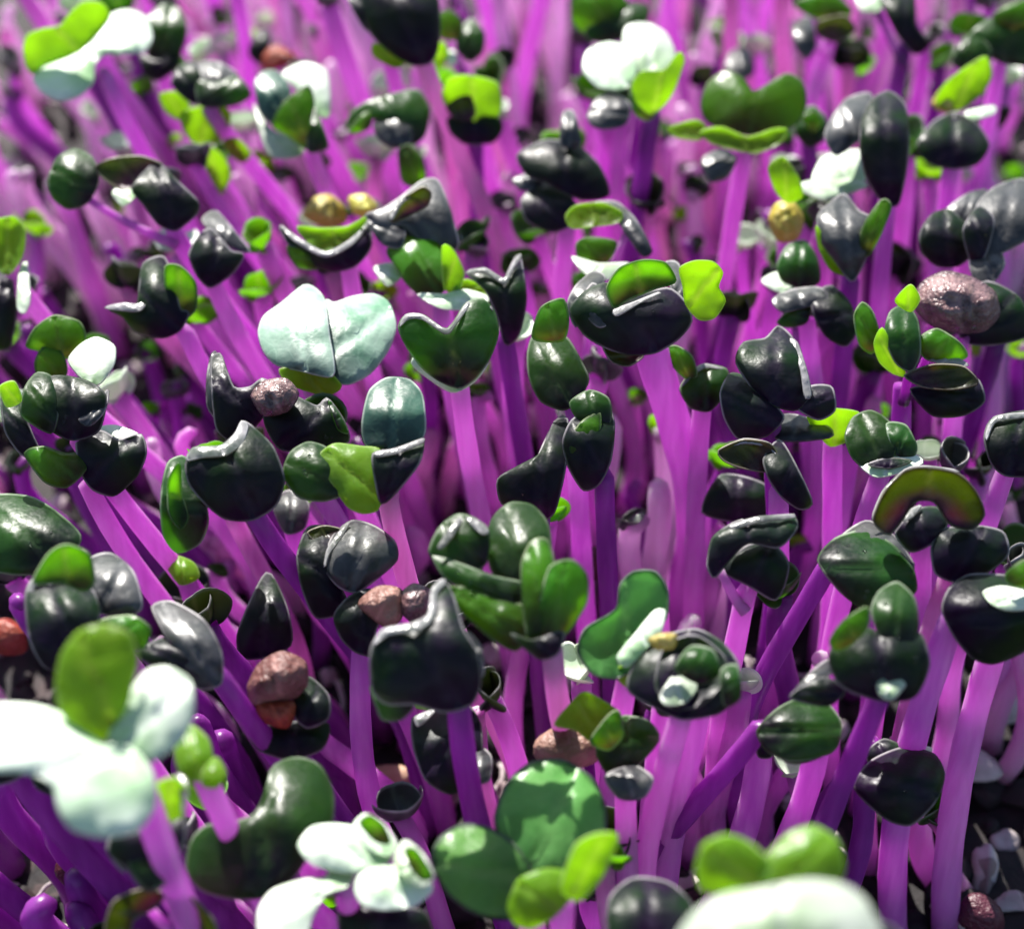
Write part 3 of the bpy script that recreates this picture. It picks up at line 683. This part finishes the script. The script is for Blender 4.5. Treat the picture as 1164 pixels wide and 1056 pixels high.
S('dark cup with lime inner leaf under the white near leaf', 178, 1000, [
  ('L', '174,912 180,890 200,884 212,900 206,927 184,932'),
  ('K', '200,880 212,886 214,905 208,926 206,905', {'name': E_}),
  ('D', '128,950 160,940 190,935 206,900 210,950 191,1002 165,1012 144,986 124,970', {'ty': -.1}),
  ('S', '122,965 130,948 142,980 140,990', {'ty': .6}), ('N', '147,960 172,982 187,1003 165,1009 148,985', {'ty': .2})], dx=30, H=40)
S('olive arched leaf cut by the lower border', 200, 1050, [
  ('O', '120,1052 130,1024 160,1011 187,1015 176,1031 151,1046 146,1075 122,1075'), ('O', '186,1014 216,1019 242,1045 250,1075 226,1070 198,1036')], dx=20, H=36)
S('dark wet blunt leaf cut by the border beside the dark hood', 60, 630, [
  ('N', '-15,568 30,564 60,579 92,610 72,641 40,652 10,652 -15,640', {'w': 4, 'ty': .5, 'b': .7}), ], dx=60, H=42, stem='d')
S('black hood leaf with pale rim opened at the top', 85, 755, [
  ('S', '98,640 125,629 151,650 161,690 140,702 108,692', {'ty': .5}), ('G', '114,706 150,700 171,715 161,737 134,727', {'ty': .2}),
  ('G', '38,662 55,630 75,619 101,630 107,662 95,672 70,662', {'b': -.3}),
  ('D', '29,680 36,660 60,652 85,658 106,672 113,700 101,732 76,762 50,757 34,726', {'ty': .25, 'b': .8}), ('K', '29,680 36,659 60,650 85,657 106,671 84,662 60,657 42,665 34,684', {'name': E_})], dx=50, H=44)
S('grey purple drooping leaf on a dark arching stem', 248, 775, [
  ('D', '158,742 185,725 215,735 235,775 210,772 175,758'),
  ('S', '173,690 195,684 231,705 251,740 251,777 225,782 205,755 188,722', {'ty': .3})], dx=80, H=42, stem='d', bend=4)
S('seedling still wearing a pinkish brown seed coat over a purple bud', 330, 850, [
  ('D', '283,832 310,822 372,822 366,851 330,863 294,852', {'w': 6, 'ty': .3}),
  ('R', '284,797 310,794 337,800 326,827 294,817', {'w': 3}), ('B', '282,781 295,755 320,741 346,752 349,776 336,792 310,797 289,802'),
  ('D', '334,790 350,769 373,790 373,816 350,827 336,815', {'b': 1.0, 'ty': .4})], dx=-10, H=34, stem='d')
S('low dark purple bud in the shade between crossing stems', 300, 740, [
  ('D', '270,722 285,682 305,650 326,690 331,732 300,747 274,747')], dx=15, H=26, stem='d')
S('small pale lime lump low under the curled green leaf', 208, 660, [
  ('L', '189,641 200,632 220,640 226,656 205,664', {'ty': .5, 'b': .9})], dx=20, H=28)
# --- far right
S('dark green blurred head at the upper border', 700, 45, [
  ('G', '650,22 655,-8 700,-8 718,12 700,35 668,40'), ('N', '665,35 690,20 715,5 737,8 731,32 700,47 672,47')], dx=20, H=44)
S('mint white lobes above a lime cup on a dark stem', 742, 132, [
  ('S', '668,132 680,111 700,107 716,120 711,141 690,147 674,144', {'ty': .4}),
  ('P', '708,56 712,31 735,27 756,38 767,60 764,82 740,87 719,76'),
  ('P', '663,80 668,59 690,49 715,55 723,80 711,101 680,99'),
  ('G', '716,98 728,115 745,130 735,137 721,128', {'b': .3}),
  ('L', '719,96 730,82 755,80 772,60 777,70 766,102 755,119 740,130 724,116', {'b': .3})], dx=-10, H=46, stem='d', r=1.15)
S('glossy double green leaf like spread wings with lime leaf below', 848, 172, [
  ('L', '760,146 790,137 802,145 795,159 769,156', {'ty': .3}), ('S', '798,182 820,170 837,180 826,202 807,206'),
  ('G', '797,118 805,95 825,81 845,90 856,105 875,95 895,84 913,95 916,120 906,141 880,151 850,153 820,146 802,136', {'ty': .25, 'b': .35}),
  ('L', '796,150 820,145 850,156 880,147 895,148 886,163 860,174 830,169 808,162', {'ty': .15})], dx=0, H=44)
S('small round green leaf tucked right of the winged leaf', 922, 165, [
  ('N', '907,130 925,121 939,138 934,161 918,167 904,150'), ('G', '912,135 925,126 934,138 925,150', {})], dx=15, H=40, stem='d')
S('lime yellow stunted buds one above the other', 895, 275, [
  ('L', '874,190 890,179 906,200 912,223 895,230 881,215', {'b': .8}), ('Y', '874,251 882,232 900,229 913,248 906,271 885,274', {'name': 'leaf'})], dx=10, H=40)
S('tall grey black hood leaf with white crest', 1012, 232, [
  ('S', '938,152 960,115 990,107 988,140 975,160 950,177', {'ty': .6}),
  ('D', '979,140 990,115 1010,104 1029,120 1033,160 1029,200 1020,234 1000,226 984,200 978,170', {'b': .8}),
  ('S', '982,130 992,114 1010,106 1020,116 1005,130 985,142', {'ty': .8})], dx=10, H=45)  # grey top piece paints the sun highlight on the crest
S('white lime leaf with a flat white spike', 965, 222, [
  ('P', '923,206 935,180 965,171 992,175 982,206 960,217 939,216'), ('P', '905,212 940,203 987,210 960,222 934,227')], dx=5, H=43)
S('olive grey tulip shaped cup with lime lip', 970, 318, [
  ('L', '928,257 940,280 964,312 945,307 931,282', {'ty': 0}),
  ('G', '984,252 1003,227 1013,235 1001,266 986,292 976,277'),
  ('S', '929,246 945,230 960,221 976,240 996,252 987,287 969,320 949,296 934,275', {'ty': .15, 'b': .7})], dx=5, H=44, stem='d')
S('small dark green oval leaf over pale tips', 908, 330, [
  ('P', '866,320 885,310 905,324 890,334'), ('N', '884,301 895,280 915,274 929,295 931,321 910,327 889,319', {'b': .7})], dx=10, H=40)
S('folded grey leaf hanging over a pink stem', 920, 365, [
  ('N', '884,366 905,348 921,350 916,367 895,372'),
  ('D', '923,337 945,325 966,345 974,375 961,394 939,382 926,360', {'ty': .2}),
  ('S', '878,341 900,330 930,327 942,338 920,348 889,354', {'ty': .8})], dx=15, H=42)
S('many bladed green cluster beside the wrinkled seed coat', 1030, 440, [
  ('L', '1018,342 1035,324 1045,340 1035,354'),
  ('G', '971,360 980,344 992,355 1000,385 991,402 977,391', {'b': .4}), ('L', '994,390 1003,373 1016,400 1032,427 1015,424 1000,411', {'b': .3}),
  ('G', '1044,386 1065,374 1091,390 1099,406 1070,412 1050,406'),
  ('D', '1035,442 1080,440 1110,430 1119,456 1095,472 1060,472'),
  ('K', '1048,404 1080,403 1102,416 1075,417', {'ty': .8, 'name': E_}), ('O', '1028,427 1060,415 1095,417 1112,436 1080,443 1050,440', {'ty': .2}),
  ('N', '1006,382 1012,355 1030,347 1043,365 1046,400 1036,422 1018,412', {'ty': .2, 'b': .7})], dx=0, H=43, stem='d')
S('lumpy wrinkled purple seed coat with glistening bumps', 1095, 390, [
  ('D', '1085,350 1120,320 1160,340 1170,380 1130,392 1095,388', {'dz': 1.5}),
  ('V', '1038,340 1050,320 1075,309 1105,316 1130,332 1136,358 1118,376 1088,378 1060,370 1044,356', {'w': 9})], dx=20, H=43)
S('grey domed leaf with a thin white twig across', 1085, 188, [
  ('D', '1043,165 1060,140 1085,128 1110,140 1124,165 1110,187 1080,192 1054,184', {'ty': .35}),
  ('S', '1055,150 1070,136 1088,130 1105,142 1095,160 1068,162', {'ty': .8}), ('P', '1098,128 1130,121 1129,130 1105,136')], dx=20, H=43)  # grey upper piece stands in for the highlight on the dome
S('upright lime leaf over a yellow lump near the dark corner leaf', 1085, 128, [
  ('N', '1082,70 1095,45 1112,40 1127,60 1112,72 1097,80'),
  ('Y', '1060,118 1072,100 1085,112 1085,128 1068,126', {'name': 'leaf'}), ('L', '1064,114 1075,95 1095,79 1120,65 1127,85 1117,106 1095,123 1077,126')], dx=10, H=42)
S('dark green corner leaf under a green blade', 1140, 70, [
  ('G', '1128,20 1150,5 1180,0 1180,25 1150,35'), ('N', '1103,40 1125,22 1160,12 1180,20 1180,72 1140,72 1118,59')], dx=15, H=45)
S('purple bulb shaped leaf with a grey ring fold', 1078, 300, [
  ('S', '1075,241 1100,221 1122,217 1113,241 1098,252', {'ty': .7}),
  ('D', '1046,265 1060,244 1080,239 1101,260 1107,285 1090,302 1065,302 1048,286', {'b': .8})], dx=15, H=43)
S('lumpy silver grey leaves at the border above the seed coat', 1130, 318, [
  ('D', '1095,262 1112,235 1130,250 1120,290 1105,300'),
  ('S', '1105,275 1110,235 1130,214 1160,204 1180,215 1178,262 1150,282 1125,292', {'ty': .5}), ('S', '1103,292 1130,275 1142,300 1127,322 1108,320', {'ty': .6})], dx=20, H=44)
S('squared dark leaf cut by the border under the seed coat', 1148, 538, [
  ('D', '1119,497 1130,475 1180,470 1180,535 1145,541 1127,527', {'ty': .1}), ('K', '1119,497 1130,473 1175,468 1175,474 1133,480 1123,500', {'name': E_})], dx=10, H=42)
S('brown black winged leaf with a silver leading edge', 850, 678, [
  ('D', '821,647 850,620 880,620 896,640 891,667 880,682 854,667', {'ty': 0}),
  ('S', '806,635 825,600 847,591 830,617 815,647', {'ty': .4, 'ns': 1}),
  ('D', '804,642 810,612 830,597 860,590 900,587 906,600 885,622 850,617 826,640 812,657', {'ty': .2}),
  ('K', '828,597 860,587 900,584 903,589 860,595 835,602', {'ty': .7, 'name': E_})], dx=5, H=41)
S('low black leaf shaded under the boat shaped leaves', 840, 592, [
  ('D', '798,582 820,540 868,550 880,580 842,593')], dx=10, H=30, stem='d')
S('two stacked black leaves blurred left of the tall dark stem', 645, 258, [
  ('S', '638,165 640,130 652,128 660,165', {'ty': .1}), ('D', '593,227 620,205 650,225 657,250 630,264 600,252', {'ty': .2}),
  ('D', '588,177 620,160 655,165 682,190 692,222 660,227 620,207 600,200', {'ty': .2}), ('S', '583,205 610,196 618,210 595,217', {'ty': .7})], dx=10, H=40)
S('black blurred head with white fleck at the upper border', 1030, 58, [
  ('P', '973,-5 1007,-5 1000,12 980,13'), ('D', '1000,-8 1037,-8 1042,30 1057,50 1040,62 1018,36')], dx=10, H=44, stem='d')
S('blurred olive buds left of the black blurred head', 945, 45, [
  ('G', '903,5 940,-8 967,10 960,25 930,22'), ('O', '930,25 960,18 972,35 950,48 930,40'), ('S', '903,30 920,20 927,50 918,67 906,56')], dx=0, H=43)
S('pale rounded bud behind the winged leaf', 842, 85, [
  ('S', '823,85 830,60 850,57 857,82 840,92', {'ty': .6})], dx=0, H=36)
S('orange seed coat with a dark tip in the blurred far rows', 310, 75, [
  ('D', '283,62 290,40 305,35 306,60 298,75'), ('R', '300,62 315,52 338,66 320,77 300,80')], dx=30, H=34)
S('blurred pale yellow head with dark base at lower border', 872, 1015, [
  ('L', '792,987 800,960 825,949 852,958 872,978 870,1010 835,1015 800,1012', {'ty': -.1, 'b': .2}),
  ('L', '864,985 878,966 898,947 925,939 951,955 959,987 946,1007 905,1012 870,1012', {'ty': .4, 'b': .25})], dx=20, H=52)
S('blurred white mint leaf nearest at the lower border', 890, 1070, [
  ('P', '786,1042 820,1019 870,1010 920,1001 962,1008 987,1030 992,1080 780,1080', {'ty': .6})], dx=20, H=62, r=1.2)
S('dark blurred round leaf right of the bright lime pair', 740, 1056, [
  ('D', '693,1022 720,998 760,1003 787,1030 782,1075 698,1075', {'ty': .5})], dx=15, H=38)
S('purple bud hidden under the white near leaf on a thick dark stem', 62, 885, [('D', '35,868 60,850 95,860 92,890 70,905 42,895')], dx=110, H=40, stem='d', r=1.7)
S('dark purple stem at the side border under the white near leaf', 5, 860, [('D', '-25,845 5,835 30,850 25,880 -5,890')], dx=40, H=42, stem='d', r=1.6)
S('second dark purple stem bending away under the white near leaf', 125, 915, [('D', '100,900 125,885 150,895 150,925 118,932')], dx=60, H=38, stem='d', r=1.4)
S('purple stem rising along the side border behind the huge black leaf', 1145, 710, [('D', '1115,700 1140,680 1175,690 1170,725 1130,735')], dx=5, H=40, r=1.3)
S('leaning purple stem below the shiny black drooping bud', 1000, 850, [('D', '985,855 1005,840 1025,850 1015,870 992,872')], dx=-60, H=27, stem='d')
S('short magenta stem with a blunt tip behind the slanting dark stem', 868, 850, [('D', '860,846 872,838 884,846 876,860 863,860')], dx=-70, H=28, r=1.3)
S('slanting magenta stem below the grey green oval leaf', 935, 845, [('D', '915,838 935,826 952,838 945,855 922,858')], dx=-90, H=33, r=1.2)
S('upright stem behind the black wet rosette', 800, 790, [('D', '780,780 800,765 822,778 818,800 790,805')], dx=-25, H=38, r=1.3)
S('broad stem at the foot of the lime folded leaf', 760, 800, [('D', '745,795 760,780 780,790 775,812 750,812')], dx=0, H=36, r=1.4)
# ------------------------------------------------------------------ more sprouts of the crowd, half hidden behind the others
def cotyledon(rho, alpha, fold, curl, thick=.26, nt_=26, nr_=7):
    """Two round lobes meeting at the stalk, folded along the midrib and curled along it (mm, stalk at the origin, tip +y)."""
    V = []; rim = []; vein = []
    tm = alpha + 1.32
    def place(x, y, dz):
        kx = fold / (2 * rho); a = kx * x
        X = math.sin(a) / kx if abs(kx) > 1e-5 else x; Z = (1 - math.cos(a)) / kx if abs(kx) > 1e-5 else 0
        Z += dz
        ky = curl / (2 * rho); c_ = ky * y
        Y = math.sin(c_) / ky if abs(ky) > 1e-5 else y; Z0 = (1 - math.cos(c_)) / ky if abs(ky) > 1e-5 else 0
        return Vector((X, Y - Z * math.sin(c_), Z0 + Z * math.cos(c_)))
    for side in (-.5, .5):
        for j in range(nr_ + 1):
            for i in range(nt_ + 1):
                th = -tm + 2 * tm * i / nt_
                R = 2 * rho * max(.03, math.cos(math.sqrt(th * th + .02) - alpha))
                s = j / nr_
                V.append(place(R * s * math.sin(th), R * s * math.cos(th), side * thick * (1 if j < nr_ else .35)))
                rim.append(1.0 if j == nr_ else 0.0); vein.append(math.exp(-(th / .12) ** 2) if 0 < j < nr_ else 0)
    F = []; w_ = nt_ + 1; o = (nr_ + 1) * w_
    for j in range(nr_):
        for i in range(nt_):
            a = j * w_ + i
            F.append((a, a + 1, a + w_ + 1, a + w_)); F.append((o + a, o + a + w_, o + a + w_ + 1, o + a + 1))
    for i in range(nt_):
        a = nr_ * w_ + i; F.append((a, a + 1, o + a + 1, o + a))
    return V, F, rim, vein
TEMPL = []
for key, rho, al, fo, cu in (('D', 2.1, .75, 1.5, 1.0), ('N', 2.3, .8, .9, .5), ('G', 1.9, .8, 1.2, .7), ('S', 2.0, .7, 1.8, 1.2), ('N', 1.8, .85, 1.3, 1.0), ('P', 1.7, .8, 1.2, .8), ('L', 1.7, .8, 1.0, .5)):
    v, f, ri, ve = cotyledon(rho, al, fo, cu)
    o = link_mesh('leaf', v, f, M[key], None, (0, 0, 0), {'rim': ri, 'vein': ve, 'far': [random.uniform(.45, .6)] * len(v)})
    TEMPL.append(o)
def extra(label, top, foot, r, stem, tmpl, size=1.0):
    root = empty('cabbage_sprout', foot); tag(root, ' '.join(label.split()[:16]), 'sprout', GROUP)
    b = random.uniform(-5, 5); h = top.z
    c1 = foot + Vector((b, random.uniform(-2, 2), h * .45)); c2 = top - Vector(((top.x - foot.x) * .3 + b * .4, 0, h * .33))
    pts = [foot * (1 - t) ** 3 + c1 * 3 * t * (1 - t) ** 2 + c2 * 3 * t * t * (1 - t) + top * t ** 3 for t in [i / 13 for i in range(14)]]
    V, F, A = tube(pts, [r * (1.08 - .2 * i / 13) for i in range(14)], 10)
    link_mesh('stem', V, F, {'m': STEM, 'd': STEM_DARK, 'p': STEM_PINK, 'l': STEM_LILAC}[stem], root, foot, {'along': A})
    az = random.uniform(0, 6.28)
    for q in range(2):
        lf = tmpl.copy(); COL.objects.link(lf); lf.parent = root
        lf.location = (top - foot) * MM
        lf.rotation_euler = (math.radians(random.uniform(15, 65)), 0, az + q * math.pi + random.uniform(-.4, .4))
        s = size * (1.0 if q == 0 else .85); lf.scale = (s, s, s)
AUTH = list(SPROUTS)
for n_, (root, label, anc, D0, polys) in enumerate(AUTH):
    allp = np.array([p for pl in polys for p in pl]); lo, hi = allp.min(0), allp.max(0)
    want, tries = (2 if anc[1] < 420 else 1), 0
    while want and tries < 60:
        tries += 1
        q = np.array([[random.uniform(*np.clip((lo[0] - 25, hi[0] + 25), 5, PW - 5)), random.uniform(lo[1], hi[1] + 30)]])
        near_ = min(np.min(np.linalg.norm(np.array(pl) - q[0], axis=1)) for pl in polys)
        ins = any(inside(np.array(pl), q)[0] for pl in polys)
        if (not ins) and near_ > (26 if want == 1 else 48): continue
        if ins and near_ > 14 and tries < 30: continue
        d = D0 + random.uniform(9, 26) + .55 * len(polys)
        top = CAM + ray(*q[0]) * d
        if top.z < 14: continue
        side = (q[0][0] - PW / 2) / PW
        foot = Vector((top.x + random.uniform(-3, 3) + (25 + lean(q[0][0])) / 12.5 + random.uniform(-4, 4), top.y + random.uniform(-2, 3), -.6))
        k = 2 - want if anc[1] < 420 else 0
        extra(('slim sprout behind the ', 'shorter sprout behind the ')[k] + label, top, foot, random.uniform(.9, 1.35),
              random.choice('mmmmdp'), random.choice(TEMPL[:6]), random.uniform(.75, 1.05))
        want -= 1
# rows farther back: their leaves are above the picture, their stems come down into it
far_refs = sorted([s for s in AUTH if s[2][1] < 330], key=lambda s: s[2][0])
used = {}
words = ('tall stem rising behind the ', 'thin stem rising past the ', 'far pink stem beyond the ', 'leaning stem beyond the ')
for row, (py, cnt) in enumerate(((-35, 11), (-90, 12), (-150, 11))):
    for i in range(cnt):
        px = (i + .5 + random.uniform(-.4, .4)) / cnt * (PW + 120) - 60
        top = at_height(px, py + random.uniform(-18, 18), random.uniform(38, 48))
        foot = Vector((top.x + (25 + lean(px)) / 12 + random.uniform(-7, 7), top.y + random.uniform(-4, 4), -.6))
        fx = pix(Vector((foot.x, foot.y, 12)))[0]
        cand = sorted(far_refs, key=lambda s: abs(s[2][0] - fx))
        for c in cand:
            if used.get(c[1], 0) < 4: break
        kx = used.get(c[1], 0); used[c[1]] = kx + 1
        extra(words[kx] + c[1], top, foot, random.uniform(.9, 1.25), random.choice('mmppl'), random.choice(TEMPL), random.uniform(.9, 1.2))
# small low sprouts seen blurred between the far stems
nlow = 0
for _ in range(400):
    if nlow >= 30: break
    px, py = random.uniform(10, PW - 10), random.uniform(10, 330)
    q = np.array([[px, py]])
    if any(inside(np.array(pl), q)[0] for s_ in AUTH for pl in s_[4]): continue
    top = at_height(px, py, random.uniform(18, 34)); foot = Vector((top.x + random.uniform(-3, 6), top.y + random.uniform(-2, 2), -.6))
    c = min(AUTH, key=lambda s_: (s_[2][0] - px) ** 2 + (s_[2][1] - py) ** 2 + 1e5 * used.get('low' + s_[1], 0))
    used['low' + c[1]] = 1; nlow += 1
    extra('low blurred sprout near the ' + c[1], top, foot, random.uniform(.8, 1.1), random.choice('mpl'), random.choice((TEMPL[0], TEMPL[0], TEMPL[1], TEMPL[3], TEMPL[5], TEMPL[6], TEMPL[5]) if px > 480 else (TEMPL[3], TEMPL[5], TEMPL[5], TEMPL[6])), random.uniform(.8, 1.2))  # paler leaf choice on the left stands in for far haze
for o in TEMPL: bpy.data.objects.remove(o)

# the uncountable rest: younger shoots, still without leaves, packed between the stems
V, F, A = [], [], []
n_corner = 0; n_young = 0; MI = []; RM = []; FR = []
for _ in range(5000):
    if n_young >= 560: break
    x, y = random.uniform(-75, 75), random.uniform(-62, 205)
    h = random.uniform(8, 26)
    base = Vector((x, y, -.6)); px, py, d = pix(base + Vector((0, 0, h)))
    if not (-80 < px < PW + 80 and -150 < py < PH + 250): continue
    if n_corner < 34 and random.random() < .08:
        x, y, h = random.uniform(-52, -22), random.uniform(-38, 4), random.uniform(15, 25)
        base = Vector((x, y, -.6)); px, py, d = pix(base + Vector((0, 0, h)))
        if py < 855 or px > 330: continue
    elif py > 560 and random.random() < .6: continue
    corner = py > 760
    if corner and not (px < 300 and n_corner < 60): continue
    n_corner += corner
    top = Vector((x - (25 + lean(px)) / 12.5 * h / 42 + random.uniform(-6, 6), y + random.uniform(-3, 3), h))
    b = random.uniform(-3, 3); r = random.uniform(.85, 1.4)
    if corner: b *= .4; r = random.uniform(1.2, 1.8)
    c1 = base + Vector((b, 0, h * .45)); c2 = top - Vector((b * .6, 0, h * .33))
    pts = [base * (1 - t) ** 3 + c1 * 3 * t * (1 - t) ** 2 + c2 * 3 * t * t * (1 - t) + top * t ** 3 for t in [i / 9 for i in range(10)]]
    hook = Vector((random.uniform(-1, 1), random.uniform(-1, 1), .2)).normalized()
    pts += [top + Vector((0, 0, .8)) + hook * .5, top + Vector((0, 0, 1.1)) + hook * 1.3, top + Vector((0, 0, .8)) + hook * 2.0]
    rad = [r * (1.08 - .2 * i / 9) for i in range(10)] + [r * .85, r * .7, r * .25]
    v, f, a = tube(pts, rad, 9); o_ = len(V); V += v; F += [tuple(q + o_ for q in g_) for g_ in f]; A += a; RM += [0] * len(v); FR += [0] * len(v); n_young += 1; MI += [2 if corner else random.choice((0, 0, 1, 3, 2, 2)) if py > 250 else random.choice((0, 1, 3, 3, 3, 2))] * len(f)
    if py < 700 and random.random() < .6:                  # a pair of small young leaves on its tip
        mi = random.choice((4, 4, 4, 5, 5, 6, 7, 8)); az = random.uniform(0, 6.28); rho = random.uniform(.8, 1.4)
        for q_ in range(2):
            v, f, ri, ve = cotyledon(rho, .75, random.uniform(.6, 1.8), random.uniform(.3, 1.2), .22, 10, 3)
            R_ = Matrix.Rotation(az + q_ * 3.14 + random.uniform(-.4, .4), 3, 'Z') @ Matrix.Rotation(random.uniform(.2, 1.2), 3, 'X')
            o_ = len(V); V += [top + Vector((0, 0, .8)) + R_ @ x_ for x_ in v]; F += [tuple(x_ + o_ for x_ in g_) for g_ in f]
            A += [1] * len(v); RM += [x_ * .35 for x_ in ri]; FR += [.55] * len(v); MI += [mi] * len(f)
o = link_mesh('young_shoots', V, F, [STEM, STEM_PINK, STEM_DARK, STEM_LILAC, M['D'], M['N'], M['G'], M['S'], M['L']], None, (0, 0, 0), {'along': A, 'rim': RM, 'far': FR})
o.data.polygons.foreach_set('material_index', MI)
tag(o, 'mass of thin young magenta shoots with tiny leaves packed between the sprouts', 'shoots', kind='stuff')
# ------------------------------------------------------------------ the bed they grow in
def soil_h(x, y):
    return .9 * math.sin(x * .21 + 1) * math.cos(y * .17) + .6 * math.sin(x * .53 + y * .41) + .35 * math.sin(x * 1.3 - y * .9)
V, F = [], []
xs = np.concatenate([[-1500, -600, -250], np.arange(-120, 121, 2.5), [250, 600, 1500]]); ys = np.concatenate([[-1500, -500], np.arange(-140, 240, 2.5), [400, 900, 2500]])
for y in ys:
    for x in xs:
        V.append((x, y, soil_h(x, y) - 1.2 + (random.uniform(-.5, .5))))
nx = len(xs)
for j in range(len(ys) - 1):
    for i in range(nx - 1):
        a = j * nx + i; F.append((a, a + 1, a + nx + 1, a + nx))
g = link_mesh('ground', V, F, SOIL); g['kind'] = 'structure'; g['label'] = 'dark damp potting soil under the sprouts'
def lumps(name, spots, mat, squash=.7):
    """Many small irregular grains in one mesh."""
    V, F = [], []
    for (x, y, z, s) in spots:
        bm = bmesh.new(); bmesh.ops.create_icosphere(bm, subdivisions=3 if s > 1.4 else 2, radius=1)
        rot = Matrix.Rotation(random.uniform(0, 6.28), 3, Vector((random.random(), random.random(), random.random() + .1)).normalized())
        sx, sy, sz = s * random.uniform(.7, 1.3), s * random.uniform(.6, 1.1), s * random.uniform(.5, .9)
        p1, p2 = random.uniform(0, 6), random.uniform(0, 6); o = len(V)
        for v in bm.verts:
            n_ = v.co; k = 1 + .22 * math.sin(n_.x * 3.1 + p1) * math.cos(n_.y * 2.7 + p2) + .1 * math.sin(n_.z * 6 + p1)
            q = rot @ Vector((n_.x * sx * k, n_.y * sy * k, n_.z * sz * k)); V.append(Vector((x, y, z)) + q)
        for f in bm.faces: F.append(tuple(o + v.index for v in f.verts))
        bm.free()
    return link_mesh(name, V, F, mat)
spots = []
for _ in range(800):
    x, y = random.uniform(-85, 85), random.uniform(-75, 150); spots.append((x, y, soil_h(x, y) - .8, random.choice((.6, .9, 1.2, 1.7, 2.3))))
o = lumps('grit', spots, PERL); tag(o, 'pale whitish grit grains strewn over the soil', 'grit', kind='stuff')
spots = []
for _ in range(1500):
    x, y = random.uniform(-85, 85), random.uniform(-75, 150); spots.append((x, y, soil_h(x, y) - .6, random.choice((.7, 1.0, 1.6, 2.4))))
o = lumps('soil_crumbs', spots, SOIL); tag(o, 'dark crumbs of potting soil between the stems', 'soil crumbs', kind='stuff')
def lone(name, label, cat, px, py, z, s, mat):
    p = at_height(px, py, z); bm = bmesh.new(); bmesh.ops.create_icosphere(bm, subdivisions=3, radius=1); V = []
    a, b = random.uniform(0, 6), random.uniform(0, 6)
    for v in bm.verts:
        n_ = v.co; k = 1 + .13 * math.sin(n_.x * 3 + a) * math.cos(n_.y * 2.6 + b) + .05 * math.sin(n_.z * 7 + a)
        V.append(p + Vector((n_.x * s[0] * k, n_.y * s[1] * k, n_.z * s[2] * k)))
    F = [tuple(v.index for v in f.verts) for f in bm.faces]; bm.free()
    base = Vector((p.x, p.y, p.z - s[2]))
    o = link_mesh(name, V, F, mat, None, base); o.location = base * MM
    for k in ('rim', 'vein', 'far'): o.data.attributes.new(k, 'FLOAT', 'POINT')
    tag(o, label, cat); return o
V, F = [], []
for _ in range(170):
    x, y = random.uniform(-80, 80), random.uniform(-70, 60); a = random.uniform(0, 6.28); L_ = random.uniform(3, 11); cv = random.uniform(-.25, .25)
    pts = []
    for i in range(7):
        x2 = x + math.cos(a + cv * i) * L_ * i / 6; y2 = y + math.sin(a + cv * i) * L_ * i / 6
        pts.append(Vector((x2, y2, soil_h(x2, y2) + random.uniform(-.1, .6))))
    v, f, _a = tube(pts, [random.choice((.12, .2, .3, .45))] * 7, 6); o_ = len(V); V += v; F += [tuple(q + o_ for q in g_) for g_ in f]
o = link_mesh('root_fibres', V, F, PERL); tag(o, 'pale root fibres lying over the dark soil', 'fibres', kind='stuff')
lone('bark_chip', 'tan orange bark chip between magenta stems above the white ringed leaves', 'bark chip', 440, 893, 2.0, (2.6, 2.2, 2.6), TANM)
lone('seed', 'dark maroon round seed in the shade under the white near leaf', 'seed', 88, 990, 12, (1.9, 1.9, 1.8), M['M'])
lone('seed_coat', 'orange red seed coat cut by the border under the dark blunt leaf', 'seed coat', 8, 725, 14, (2.0, 1.6, 2.2), M['R'])
lone('seed_coat', 'pinkish brown seed coat resting behind the deep green double lobe leaf', 'seed coat', 645, 850, 32, (2.7, 1.7, 1.9), M['B'])
lone('seed_coat', 'dark maroon seed coat on the soil near the lower corner', 'seed coat', 1115, 1040, 3, (2.2, 2, 2), M['M'])
lone('pebble', 'pale pinkish white pebble beside the long curved stem', 'pebble', 1128, 805, 2, (3.6, 2, 2), PERL)
lone('pebble', 'white flat pebble lower than the pinkish pebble on dark soil', 'pebble', 1100, 870, 1.5, (3.5, 2, 1.6), PERL)
lone('seed_coat', 'reddish brown seed coat right of the four lobed green crown', 'seed coat', 675, 640, 18, (1.8, 1.4, 1.9), M['M'])
